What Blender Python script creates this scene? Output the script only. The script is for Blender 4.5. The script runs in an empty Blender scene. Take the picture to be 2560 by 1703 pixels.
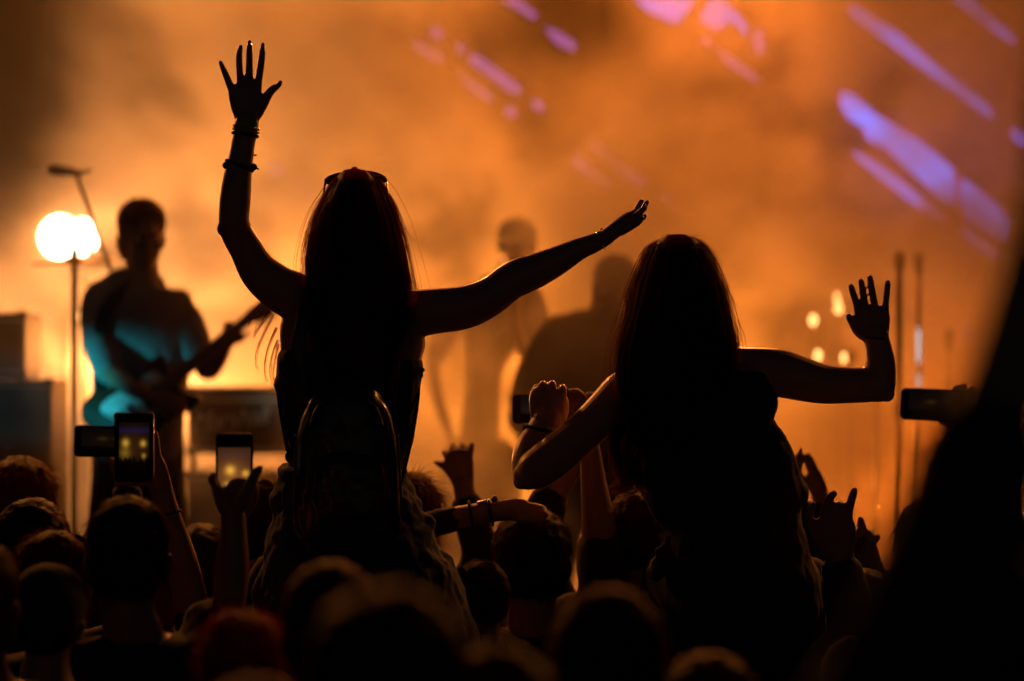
import bpy, bmesh, math, random
import numpy as np
from mathutils import Vector, Matrix
R = math.radians
rng = np.random.default_rng(7)
random.seed(7)
scene = bpy.context.scene
col = scene.collection

# ------------------------------------------------------------------ camera
CAM_Z = 2.10
LENS = 85.0
F = 2560 * LENS / 36.0                       # focal length in photo pixels
cam_data = bpy.data.cameras.new('camera')
cam = bpy.data.objects.new('camera', cam_data)
col.objects.link(cam)
cam.location = (0, 0, CAM_Z)
cam.rotation_euler = (R(90), 0, 0)
cam_data.lens = LENS
cam_data.sensor_width = 36.0
cam_data.clip_start = 0.05
cam_data.clip_end = 300
cam_data.dof.use_dof = True
cam_data.dof.focus_distance = 6.08
cam_data.dof.aperture_fstop = 1.3
cam_data.dof.aperture_ratio = 1.25
scene.camera = cam

# ------------------------------------------------------------------ night sky, exposure
world = bpy.data.worlds.new('World')
scene.world = world
world.use_nodes = True
wn = world.node_tree
bg = wn.nodes['Background']
sky = wn.nodes.new('ShaderNodeTexSky')
sky.sky_type = 'NISHITA'
sky.sun_disc = False
sky.sun_elevation = R(-3.7)
sky.sun_rotation = R(180)
wn.links.new(sky.outputs[0], bg.inputs[0])
bg.inputs[1].default_value = 0.12
vs = scene.view_settings
vs.view_transform = 'Standard'
vs.look = 'None'
vs.exposure = 0.0
vs.gamma = 1.0
vs.use_curve_mapping = False

scene.render.engine = 'CYCLES'
cy = scene.cycles
cy.use_denoising = True
cy.denoiser = 'OPENIMAGEDENOISE'
cy.use_adaptive_sampling = True
cy.adaptive_threshold = 0.02
cy.max_bounces = 5
cy.diffuse_bounces = 1
cy.glossy_bounces = 2
cy.transmission_bounces = 4
cy.volume_bounces = 0
cy.transparent_max_bounces = 12
cy.volume_step_rate = 2.0
cy.volume_max_steps = 64
cy.sample_clamp_indirect = 4.0
cy.sample_clamp_direct = 0.0

# ------------------------------------------------------------------ helpers
def P(px, py, d):
    """point of the place that lies d metres down the hall behind photo pixel (px, py)"""
    return Vector(((px - 1280.0) / F * d, d, CAM_Z + (851.5 - py) / F * d))

def nodes(name):
    m = bpy.data.materials.new(name)
    m.use_nodes = True
    nt = m.node_tree
    return m, nt, nt.nodes['Principled BSDF'], nt.nodes['Material Output']

def mat(name, rgb, rough=0.6, spec=0.5, metal=0.0, var=0.25, scale=30.0, bump=0.0, sheen=0.0, coat=0.0):
    m, nt, b, out = nodes(name)
    tc = nt.nodes.new('ShaderNodeTexCoord')
    nz = nt.nodes.new('ShaderNodeTexNoise')
    nz.inputs['Scale'].default_value = scale
    nz.inputs['Detail'].default_value = 4
    nt.links.new(tc.outputs['Object'], nz.inputs['Vector'])
    mix = nt.nodes.new('ShaderNodeMix')
    mix.data_type = 'RGBA'
    mix.inputs[6].default_value = (*[c * (1 - var) for c in rgb], 1)
    mix.inputs[7].default_value = (*[min(1, c * (1 + var)) for c in rgb], 1)
    nt.links.new(nz.outputs[0], mix.inputs[0])
    nt.links.new(mix.outputs[2], b.inputs['Base Color'])
    b.inputs['Roughness'].default_value = rough
    b.inputs['Metallic'].default_value = metal
    b.inputs['Specular IOR Level'].default_value = spec
    b.inputs['Sheen Weight'].default_value = sheen
    b.inputs['Coat Weight'].default_value = coat
    if bump:
        bp = nt.nodes.new('ShaderNodeBump')
        bp.inputs['Strength'].default_value = bump
        bp.inputs['Distance'].default_value = 0.004
        nt.links.new(nz.outputs[0], bp.inputs['Height'])
        nt.links.new(bp.outputs[0], b.inputs['Normal'])
    return m

def glow(name, rgb, strength):
    m, nt, b, out = nodes(name)
    b.inputs['Base Color'].default_value = (0.02, 0.02, 0.02, 1)
    b.inputs['Emission Color'].default_value = (*rgb, 1)
    b.inputs['Emission Strength'].default_value = strength
    return m

def hair_mat(name, rgb, trans, tw=0.45):
    m, nt, b, out = nodes(name)
    b.inputs['Base Color'].default_value = (*rgb, 1)
    b.inputs['Roughness'].default_value = 0.55
    b.inputs['Specular IOR Level'].default_value = 0.3
    t = nt.nodes.new('ShaderNodeBsdfTranslucent')
    t.inputs[0].default_value = (*trans, 1)
    mx = nt.nodes.new('ShaderNodeMixShader')
    mx.inputs[0].default_value = tw
    nt.links.new(b.outputs[0], mx.inputs[1])
    nt.links.new(t.outputs[0], mx.inputs[2])
    nt.links.new(mx.outputs[0], out.inputs['Surface'])
    return m

def link(name, me, m=None, parent=None):
    o = bpy.data.objects.new(name, me)
    col.objects.link(o)
    if m is not None:
        me.materials.clear()
        me.materials.append(m)
    if parent is not None:
        o.parent = parent
        if parent.type == 'EMPTY': o.matrix_parent_inverse = Matrix.Translation(-parent.location)
    return o

def tag(o, label, cat, group=None, kind=None):
    o['label'] = label
    if cat: o['category'] = cat
    if group: o['group'] = group
    if kind: o['kind'] = kind
    return o

def thing(name, label, cat, loc, group=None):
    o = bpy.data.objects.new(name, None)
    o.empty_display_size = 0.1
    col.objects.link(o)
    o.location = loc
    return tag(o, label, cat, group)

class MB:
    """collects closed shapes in world coordinates; build() links them as one mesh"""
    def __init__(s):
        s.v, s.f, s.n = [], [], 0
    def add(s, v, f):
        s.v.append(np.asarray(v, float).reshape(-1, 3))
        s.f += [tuple(i + s.n for i in q) for q in f]
        s.n += len(s.v[-1])
        return s
    def mesh(s, name, smooth=True):
        me = bpy.data.meshes.new(name)
        v = np.concatenate(s.v) if s.v else np.zeros((0, 3))
        me.from_pydata(v.tolist(), [], s.f)
        if smooth and len(me.polygons):
            me.polygons.foreach_set('use_smooth', np.ones(len(me.polygons), bool))
        me.update()
        return me
    def build(s, name, m, parent=None, smooth=True):
        return link(name, s.mesh(name, smooth), m, parent)
    # shapes ---------------------------------------------------------
    def box(s, c, size, rot=None, bevel=0.0):
        bm = bmesh.new()
        bmesh.ops.create_cube(bm, size=1.0)
        for v in bm.verts:
            v.co = Vector((v.co.x * size[0], v.co.y * size[1], v.co.z * size[2]))
        if bevel:
            bmesh.ops.bevel(bm, geom=bm.edges[:], offset=bevel, segments=2, affect='EDGES', profile=0.5)
        M = (rot.to_4x4() if rot is not None else Matrix())
        bm.verts.index_update()
        vs_ = [(M @ v.co) + Vector(c) for v in bm.verts]
        fs_ = [[v.index for v in f.verts] for f in bm.faces]
        bm.free()
        return s.add(vs_, fs_)
    def ell(s, c, r, M=None, n=16, k=10):
        v, f = [], []
        v.append((0, 0, 1))
        for i in range(1, k):
            a = math.pi * i / k
            for j in range(n):
                b = 2 * math.pi * j / n
                v.append((math.sin(a) * math.cos(b), math.sin(a) * math.sin(b), math.cos(a)))
        v.append((0, 0, -1))
        for j in range(n):
            f.append((0, 1 + j, 1 + (j + 1) % n))
            f.append((len(v) - 1, 1 + (k - 2) * n + (j + 1) % n, 1 + (k - 2) * n + j))
        for i in range(k - 2):
            for j in range(n):
                a = 1 + i * n + j; b = 1 + i * n + (j + 1) % n
                f.append((a, a + n, b + n, b))
        v = np.array(v) * np.array(r)
        if M is not None:
            v = v @ np.array(M.to_3x3()).T
        return s.add(v + np.array(c), f)
    def tube(s, pts, rad, n=14, sub=5, round_ends=True, side=None, smooth=True):
        """pts: world points; rad: radius or (radius across, radius along the view) per point"""
        p = np.array([tuple(q) for q in pts], float)
        r = np.array([(q, q) if np.isscalar(q) else q for q in rad], float)
        if smooth and sub > 1 and len(p) > 2:
            p, r = spline(p, sub), spline(r, sub)
        t = np.gradient(p, axis=0)
        t /= np.linalg.norm(t, axis=1)[:, None] + 1e-12
        if round_ends:
            e = 3
            def cap(i, sgn):
                out_p, out_r = [], []
                for q in range(1, e + 1):
                    a = math.pi / 2 * q / e
                    out_p.append(p[i] + sgn * t[i] * math.sin(a) * r[i].min())
                    out_r.append(r[i] * max(math.cos(a), 0.02))
                return out_p, out_r
            ap, ar = cap(0, -1); bp, br = cap(-1, 1)
            p = np.array(ap[::-1] + list(p) + bp)
            r = np.array(ar[::-1] + list(r) + br)
            t = np.concatenate([np.repeat(t[:1], e, 0), t, np.repeat(t[-1:], e, 0)])
        up = np.array(side if side is not None else (0, 1, 0), float)
        A = np.cross(t, up)
        bad = np.linalg.norm(A, axis=1) < 0.15
        A[bad] = np.cross(t[bad], (1, 0, 0.1))
        for i in range(1, len(A)):
            if np.dot(A[i], A[i - 1]) < 0: A[i] = -A[i]
        A /= np.linalg.norm(A, axis=1)[:, None]
        B = np.cross(A, t)
        an = np.linspace(0, 2 * math.pi, n, endpoint=False)
        v = (p[:, None, :] + np.cos(an)[None, :, None] * (A * r[:, :1])[:, None, :]
             + np.sin(an)[None, :, None] * (B * r[:, 1:])[:, None, :])
        m = len(p)
        f = [(i * n + j, i * n + (j + 1) % n, (i + 1) * n + (j + 1) % n, (i + 1) * n + j)
             for i in range(m - 1) for j in range(n)]
        f.append(tuple(range(n))[::-1])
        f.append(tuple((m - 1) * n + j for j in range(n)))
        return s.add(v.reshape(-1, 3), f)
    def rod(s, a, b, r, n=10):
        return s.tube([a, b], [r, r], n=n, sub=1, round_ends=False)
    def lathe(s, prof, M, n=24):
        """prof: (radius, height) list turned round the local z axis of matrix M"""
        v, f = [], []
        for r_, z in prof:
            for j in range(n):
                a = 2 * math.pi * j / n
                v.append(M @ Vector((r_ * math.cos(a), r_ * math.sin(a), z)))
        m = len(prof)
        for i in range(m - 1):
            for j in range(n):
                f.append((i * n + j, i * n + (j + 1) % n, (i + 1) * n + (j + 1) % n, (i + 1) * n + j))
        f.append(tuple(range(n))[::-1]); f.append(tuple((m - 1) * n + j for j in range(n)))
        return s.add([tuple(q) for q in v], f)
    def prism(s, outline, d0, d1, to_world):
        n = len(outline)
        v = [to_world(x, y, d0) for x, y in outline] + [to_world(x, y, d1) for x, y in outline]
        f = [tuple(range(n)), tuple(range(2 * n - 1, n - 1, -1))]
        f += [(i, i + n, (i + 1) % n + n, (i + 1) % n) for i in range(n)]
        return s.add([tuple(q) for q in v], f)

def spline(a, sub):
    a = np.asarray(a, float)
    n = len(a)
    out = []
    for i in range(n - 1):
        p0, p1, p2, p3 = a[max(i - 1, 0)], a[i], a[i + 1], a[min(i + 2, n - 1)]
        for k in range(sub):
            t = k / sub
            out.append(0.5 * (2 * p1 + (p2 - p0) * t + (2 * p0 - 5 * p1 + 4 * p2 - p3) * t * t
                              + (3 * p1 - p0 - 3 * p2 + p3) * t ** 3))
    out.append(a[-1])
    return np.array(out)

def remesh(mb, voxel, smooth=2, fac=0.5, keep=1.0):
    """one continuous skin round all shapes of mb"""
    me = mb.mesh('tmp', False)
    o = bpy.data.objects.new('tmp', me)
    col.objects.link(o)
    md = o.modifiers.new('r', 'REMESH')
    md.mode = 'VOXEL'
    md.voxel_size = voxel
    md.use_smooth_shade = True
    if smooth:
        sm = o.modifiers.new('s', 'SMOOTH')
        sm.factor = fac
        sm.iterations = smooth
    if keep < 1.0:
        dc = o.modifiers.new('d', 'DECIMATE')
        dc.ratio = keep
    dg = bpy.context.evaluated_depsgraph_get()
    out = bpy.data.meshes.new_from_object(o.evaluated_get(dg))
    bpy.data.objects.remove(o)
    bpy.data.meshes.remove(me)
    out.polygons.foreach_set('use_smooth', np.ones(len(out.polygons), bool))
    return out

# ------------------------------------------------------------------ smoke, lamp and screen settings
SMOKE_CLUMP, SMOKE_BASE = 1.4, 0.09
POCKETS = [(10, 60, 0.4, 1.1), (-90, 380, 0.4, 1.1), (1440, 0, 0.15, 1.0)]
LED_K = 2.3
CYAN = 240
AMB = (1, 0.255, 0.027)
def PC(label, px, py, d, power, rgb=AMB, **k):
    a = dict(label=label, loc=P(px, py, d), aim=P(px, py, d) + Vector((0, -1, 0.05)), power=power, rgb=rgb, stand=0.85)
    a.update(k); return a
LAMPS = [PC('white-hot stage lamp shining at the left, its glare burnt out', 148, 592, 11.6, 60, (1, .30, .045), r=0.105, lens='hot'),
         PC('second white-hot lamp close beside the glaring one at the left', 200, 592, 11.75, 15, (1, .33, .06), r=0.09, lens='hot'),
         PC('amber stage lamp hidden behind the guitarist', 345, 900, 12.2, 370, (1, .36, .09)),
         PC('amber stage lamp hidden behind the red-haired woman', 850, 900, 12.2, 230),
         PC('amber stage lamp hidden behind the bearded musician', 1480, 1000, 12.2, 160),
         PC('amber stage lamp hidden behind the brown-haired woman', 1750, 900, 12.2, 80),
         PC('amber stage lamp behind the near onlooker at the right', 2450, 1250, 12.0, 135, (1, .17, .010)),
         PC('unseen amber washer added at the back above the red-haired woman', 520, -460, 12.2, 250, stand=None, aim=P(620, 500, 11.2)),  # this and the next washer are added to brighten the upper smoke
         PC('unseen amber washer added at the back above the brown-haired woman', 1740, -460, 12.2, 520, (1, .20, .014), stand=None, aim=P(1700, 500, 11.2)),
         ]
LAMPS += [dict(label='amber side back light on a stand outside the picture at the left', loc=(-2.45, 8.7, 2.7), aim=(0, 5.5, 1.9), power=11, rgb=(1, .32, .05), stand=0.85, spot=75, group='side back lights'),
          dict(label='amber side back light on a stand outside the picture at the right', loc=(2.45, 8.7, 2.7), aim=(0, 5.5, 1.9), power=11, rgb=(1, .30, .04), stand=0.85, spot=75, group='side back lights')]
TRUSS = []
for i, x in enumerate((-2.4, -0.8, 0.8, 2.4)):
    TRUSS.append(dict(label='%s amber back light on the truss over the front of the stage' % ('leftmost', 'second from left', 'second from right', 'rightmost')[i], loc=(x, 8.75, 3.50), aim=(x * 0.6, 5.0, 1.7), power=105, rgb=(1, .30, .05), spot=70, group='back lights on the truss'))

# ------------------------------------------------------------------ the place: ground, stage, back wall
M_ground = mat('trodden ground', (0.05, 0.045, 0.04), rough=0.9, scale=6, bump=0.5)
M_deck = mat('stage deck', (0.03, 0.028, 0.026), rough=0.55, scale=8)
M_black = mat('black cloth', (0.02, 0.019, 0.018), rough=0.95, scale=20, bump=0.3, spec=0.1)
M_vinyl = mat('black amplifier vinyl', (0.02, 0.018, 0.017), rough=0.5, scale=220, bump=0.5)
M_grille = mat('brown grille cloth', (0.16, 0.1, 0.05), rough=0.9, scale=260, bump=0.4, spec=0.1)
M_cream = mat('cream trim', (0.75, 0.66, 0.48), rough=0.5)
M_metal = mat('dull steel', (0.45, 0.44, 0.42), rough=0.3, metal=1.0, var=0.1)
M_darkmetal = mat('black powder-coated steel', (0.03, 0.03, 0.03), rough=0.4, var=0.1)
M_brass = mat('cymbal bronze', (0.6, 0.42, 0.18), rough=0.28, metal=1.0, var=0.15)

STAGE_Z = 0.85
g = MB(); g.add([(-60, -40, 0), (60, -40, 0), (60, 80, 0), (-60, 80, 0)], [(0, 1, 2, 3)])
o = g.build('ground', M_ground, smooth=False); o['kind'] = 'structure'
g = MB(); g.box((0, 11.2, STAGE_Z / 2), (14, 7.0, STAGE_Z), bevel=0.02)
o = g.build('stage', M_deck, smooth=False); tag(o, 'black raised concert stage deck behind the crowd', 'stage', kind='structure')
g = MB()
xs = np.linspace(-7, 7, 281)
ys = 13.35 + 0.06 * np.sin(xs * 19) + 0.03 * np.sin(xs * 47 + 1)
v = [(x, y, STAGE_Z) for x, y in zip(xs, ys)] + [(x, y, 7.5) for x, y in zip(xs, ys)]
v += [(x, y + 0.03, STAGE_Z) for x, y in zip(xs, ys)] + [(x, y + 0.03, 7.5) for x, y in zip(xs, ys)]
n = len(xs)
f = [(i, i + 1, n + i + 1, n + i) for i in range(n - 1)] + [(2 * n + i, 3 * n + i, 3 * n + i + 1, 2 * n + i + 1) for i in range(n - 1)]
g.add(v, f)
o = g.build('back_curtain', M_black); tag(o, 'black pleated cloth hung behind the stage', 'curtain', kind='structure')

# ------------------------------------------------------------------ smoke over the stage
sm_mat = bpy.data.materials.new('lit smoke')
sm_mat.use_nodes = True
nt = sm_mat.node_tree
nt.nodes.remove(nt.nodes['Principled BSDF'])
pv = nt.nodes.new('ShaderNodeVolumePrincipled')
nt.links.new(pv.outputs[0], nt.nodes['Material Output'].inputs['Volume'])
pv.inputs['Color'].default_value = (0.92, 0.9, 0.88, 1)
pv.inputs['Anisotropy'].default_value = 0.35
tc = nt.nodes.new('ShaderNodeTexCoord')
nz = nt.nodes.new('ShaderNodeTexNoise')
nz.inputs['Scale'].default_value = 1.6
nz.inputs['Detail'].default_value = 3.0
nz.inputs['Roughness'].default_value = 0.55
nz.inputs['Distortion'].default_value = 0.0
mp = nt.nodes.new('ShaderNodeMapping')
mp.inputs['Scale'].default_value = (1.0, 0.22, 1.15)
mp.inputs['Rotation'].default_value = (0, R(35), 0)
nt.links.new(tc.outputs['Object'], mp.inputs['Vector'])
nt.links.new(mp.outputs[0], nz.inputs['Vector'])
def math_node(op, a, b=None, clamp=False):
    q = nt.nodes.new('ShaderNodeMath'); q.operation = op; q.use_clamp = clamp
    for i, x in enumerate((a, b)):
        if x is None: continue
        if isinstance(x, (int, float)): q.inputs[i].default_value = x
        else: nt.links.new(x, q.inputs[i])
    return q.outputs[0]
def ramp(x, lo, hi):
    q = nt.nodes.new('ShaderNodeMapRange'); q.interpolation_type = 'SMOOTHSTEP'
    q.inputs['From Min'].default_value = lo; q.inputs['From Max'].default_value = hi
    nt.links.new(x, q.inputs['Value'])
    return q.outputs[0]
clump = ramp(nz.outputs[0], 0.38, 0.66)
dens = math_node('ADD', math_node('MULTIPLY', clump, SMOKE_CLUMP), SMOKE_BASE)
sep = nt.nodes.new('ShaderNodeSeparateXYZ')
nt.links.new(tc.outputs['Object'], sep.inputs[0])
dens = math_node('MULTIPLY', dens, ramp(sep.outputs[1], -2.45, -1.2))      # thins out towards the front of the stage
dens = math_node('MULTIPLY', dens, ramp(sep.outputs[2], 1.2, -0.1))        # and upwards
def pocket(px, py, r0, r1):
    c = P(px, py, 11.2)
    dx = math_node('SUBTRACT', sep.outputs[0], c.x)
    dz = math_node('SUBTRACT', sep.outputs[2], c.z - 4.4)
    d2 = math_node('SQRT', math_node('ADD', math_node('MULTIPLY', dx, dx), math_node('MULTIPLY', dz, dz)))
    return ramp(d2, r0, r1)
for pk in POCKETS:                                                         # clear gaps between the billows
    dens = math_node('MULTIPLY', dens, pocket(*pk))
nt.links.new(dens, pv.inputs['Density'])
g = MB(); g.box((0, -0.3, -1.1), (11.5, 4.6, 4.8))
me = g.mesh('smoke', False)
o = link('smoke', me, sm_mat)
o.location = (0, 11.15, 4.4)
tag(o, 'orange lit smoke billowing over the stage', 'smoke', kind='stuff')

# ------------------------------------------------------------------ stage lamps
def lamp(name, loc, power, rgb, radius=0.06, spot=None, aim=None, parent=None):
    L = bpy.data.lights.new(name, 'SPOT' if spot else 'POINT')
    L.energy = power
    L.color = rgb
    L.shadow_soft_size = radius
    if spot:
        L.spot_size = R(spot); L.spot_blend = 0.6
    o = bpy.data.objects.new(name, L)
    col.objects.link(o)
    o.location = loc
    if aim is not None:
        o.rotation_euler = (Vector(aim) - Vector(loc)).to_track_quat('-Z', 'Y').to_euler()
    if parent is not None:
        o.parent = parent; o.matrix_parent_inverse = Matrix.Translation(-parent.location)
    return o

# ------------------------------------------------------------------ people kit
from mathutils import noise as mnoise
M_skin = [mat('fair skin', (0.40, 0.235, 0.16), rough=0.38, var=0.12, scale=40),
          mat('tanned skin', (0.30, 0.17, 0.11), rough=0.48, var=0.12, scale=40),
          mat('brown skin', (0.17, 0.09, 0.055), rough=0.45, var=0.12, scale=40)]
M_cloth = {k: mat(k + ' cotton', c, rough=0.9, var=0.3, scale=90, bump=0.35, spec=0.15, sheen=0.15) for k, c in dict(
    black=(0.03, 0.03, 0.032), charcoal=(0.04, 0.04, 0.045), navy=(0.02, 0.025, 0.05), brown=(0.07, 0.045, 0.03),
    olive=(0.05, 0.055, 0.03), grey=(0.27, 0.26, 0.25), denim=(0.04, 0.06, 0.11), pale=(0.5, 0.5, 0.5)).items()}
M_hair = {'brown': hair_mat('dark brown hair', (0.035, 0.02, 0.012), (0.45, 0.17, 0.05), 0.5),
          'black': hair_mat('black hair', (0.015, 0.011, 0.009), (0.30, 0.12, 0.05), 0.45),
          'red': hair_mat('red dyed hair', (0.10, 0.014, 0.008), (0.62, 0.045, 0.012), 0.5),
          'chestnut': hair_mat('chestnut hair', (0.05, 0.022, 0.01), (0.55, 0.2, 0.05), 0.45),
          'fire': hair_mat('bright red hair', (0.10, 0.01, 0.005), (0.85, 0.07, 0.012), 0.55)}
M_eye = mat('eye', (0.6, 0.6, 0.58), rough=0.15, var=0.05)

def L(mb, pts, d, flat=1.0, n=14, sub=5, pad=0.0):
    """limb: (px, py, half width px, extra depth) per joint, d metres away"""
    q = [(a[0], a[1], a[2], a[3] if len(a) > 3 else 0.0) for a in pts]
    return mb.tube([P(a, b, d + e) for a, b, c, e in q],
                   [(c * (d + e) / F + pad, (c * (d + e) / F) * flat + pad) for a, b, c, e in q], n=n, sub=sub)

def frame_of(fwd, up=(0, 0, 1)):
    f = Vector(fwd).normalized()
    x = f.cross(Vector(up)).normalized()
    u = x.cross(f).normalized()
    return Matrix((x, f, u)).transposed()            # columns: right, forward, up

def head(mb, c, fwd, s=1.0, wide=1.0, jaw=1.0):
    M = frame_of(fwd)
    def e(p, r): mb.ell(Vector(c) + M @ (Vector(p) * s), [r[0] * s * wide, r[1] * s, r[2] * s], M)
    e((0, -0.012, 0.028), (0.076, 0.096, 0.090))
    e((0, 0.028, -0.045), (0.060, 0.068, 0.072))
    e((0, 0.040, -0.078), (0.046 * jaw, 0.052, 0.036))
    e((0, 0.082, -0.098), (0.020, 0.016, 0.016))
    e((0, 0.088, 0.022), (0.045, 0.012, 0.013))
    e((0, 0.104, -0.028), (0.013, 0.021, 0.016))
    e((0, 0.096, -0.008), (0.009, 0.012, 0.026))
    e((0, 0.088, -0.066), (0.022, 0.012, 0.006))
    e((0, 0.087, -0.077), (0.020, 0.012, 0.006))
    for q in (-1, 1):
        e((q * 0.076, -0.012, -0.018), (0.010, 0.020, 0.032))
        e((q * 0.086, -0.020, -0.010), (0.006, 0.014, 0.024))
        e((q * 0.040, 0.068, -0.026), (0.020, 0.022, 0.020))
    a = Vector(c) + M @ Vector((0, -0.02 * s, -0.06 * s))
    return M

def eyes(c, fwd, s, parent):
    M = frame_of(fwd)
    for q in (-1, 1):
        MB().ell(Vector(c) + M @ Vector((q * 0.031 * s, 0.080 * s, -0.002)), (0.012 * s,) * 3, n=10, k=6).build('eye', M_eye, parent)

def hand(mb, wrist, fwd, back, thumb=1, s=1.0, spread=0.12, curl=(15, 15, 15, 15), thumb_out=0.8, lead=None):
    """palm, four unequal jointed fingers, thumb off the side of the palm"""
    f = Vector(fwd).normalized()
    b = Vector(back); b = (b - f * b.dot(f)).normalized()
    sd = f.cross(b) * thumb
    w = Vector(wrist)
    mb.tube([w, w + f * 0.03 * s, w + f * 0.065 * s, w + f * 0.092 * s],
            [(0.026 * s, 0.018 * s), (0.034 * s, 0.017 * s), (0.041 * s, 0.015 * s), (0.040 * s, 0.012 * s)], side=b, n=16)
    roots = (0.030, 0.011, -0.009, -0.028)
    lens = (0.074, 0.083, 0.077, 0.060)
    for i in range(4):
        p = w + f * (0.088 - 0.004 * abs(i - 1.3)) * s + sd * roots[i] * s
        d = (f + sd * spread * (1.5 - i)).normalized()
        nb = b
        pts = [p]
        c = R(curl[i])
        for k, seg in enumerate((0.46, 0.30, 0.24)):
            ax = d.cross(nb).normalized()
            q = Matrix.Rotation(-c * (0.8 if k == 0 else 1.0), 3, ax)
            d2 = q @ d
            if d2.dot(nb) > d.dot(nb): q = Matrix.Rotation(c * (0.8 if k == 0 else 1.0), 3, ax); d2 = q @ d
            d, nb = d2, (q @ nb)
            pts.append(pts[-1] + d * lens[i] * seg * s)
        mb.tube(pts, [r * s * (0.92 if i == 3 else 1) for r in (0.0092, 0.0086, 0.0078, 0.0064)], n=10, sub=3, side=sd)
    p = w + f * 0.028 * s + sd * 0.022 * s
    d1 = (f * 0.75 + sd * thumb_out - b * 0.25).normalized()
    d2 = (f * 1.0 + sd * thumb_out * 0.55 - b * 0.2).normalized()
    mb.tube([p, p + d1 * 0.038 * s, p + d1 * 0.038 * s + d2 * 0.032 * s, p + d1 * 0.038 * s + d2 * 0.058 * s],
            [0.015 * s, 0.0118 * s, 0.0105 * s, 0.0078 * s], n=10, sub=3, side=b)

def strands(curves, rad, taper=True):
    """curves: (n, k, 3) array -> thin three sided hairs"""
    c = np.asarray(curves, float)
    n, k, _ = c.shape
    t = np.gradient(c, axis=1)
    t /= np.linalg.norm(t, axis=2)[..., None] + 1e-9
    up = rng.normal(size=(n, 1, 3))
    A = np.cross(t, up); A /= np.linalg.norm(A, axis=2)[..., None] + 1e-9
    B = np.cross(t, A)
    r = np.broadcast_to(np.asarray(rad, float).reshape(-1, 1, 1), (n, 1, 1))
    prof = np.linspace(1, 0.25, k)[None, :, None] if taper else np.ones((1, k, 1))
    v = []
    for j in range(3):
        a = 2 * math.pi * j / 3
        v.append(c + (A * math.cos(a) + B * math.sin(a)) * r * prof)
    v = np.stack(v, axis=2).reshape(-1, 3)            # (n, k, 3 corners)
    i = (np.arange(n) * k * 3)[:, None, None] + (np.arange(k - 1) * 3)[None, :, None]
    j = np.arange(3)[None, None, :]
    j2 = (j + 1) % 3
    f = np.stack([i + j, i + j2, i + 3 + j2, i + 3 + j], axis=-1).reshape(-1, 4)
    return v, f

def mesh_np(name, parts):
    """join (verts, quads) arrays and/or meshes into one mesh"""
    vs_, fs_, ls, n = [], [], [], 0
    for p in parts:
        if isinstance(p, bpy.types.Mesh):
            v = np.empty(len(p.vertices) * 3); p.vertices.foreach_get('co', v); v = v.reshape(-1, 3)
            li = np.empty(len(p.loops), np.int64); p.loops.foreach_get('vertex_index', li)
            lt = np.empty(len(p.polygons), np.int64); p.polygons.foreach_get('loop_total', lt)
        else:
            v, q = p
            li = np.asarray(q).reshape(-1); lt = np.full(len(q), 4)
        vs_.append(v); fs_.append(li + n); ls.append(lt); n += len(v)
    v = np.concatenate(vs_); li = np.concatenate(fs_); lt = np.concatenate(ls)
    me = bpy.data.meshes.new(name)
    me.vertices.add(len(v)); me.vertices.foreach_set('co', v.reshape(-1))
    me.loops.add(len(li)); me.loops.foreach_set('vertex_index', li.astype(np.int32))
    me.polygons.add(len(lt))
    st = np.concatenate([[0], np.cumsum(lt)[:-1]])
    me.polygons.foreach_set('loop_start', st.astype(np.int32))
    me.polygons.foreach_set('use_smooth', np.ones(len(lt), bool))
    me.update(calc_edges=True); me.validate()
    return me

def verts_normals(me):
    v = np.empty(len(me.vertices) * 3); me.vertices.foreach_get('co', v)
    n = np.empty(len(me.vertices) * 3); me.vertices.foreach_get('normal', n)
    return v.reshape(-1, 3), n.reshape(-1, 3)

def wrinkle(me, amp, scale, stretch=(1, 1, 1)):
    v, n = verts_normals(me)
    a = np.array([mnoise.fractal((p[0] * scale * stretch[0], p[1] * scale * stretch[1], p[2] * scale * stretch[2]), 0.6, 2.0, 3) for p in v])
    me.vertices.foreach_set('co', (v + n * (a * amp)[:, None]).reshape(-1))
    me.update()
    return me

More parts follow.
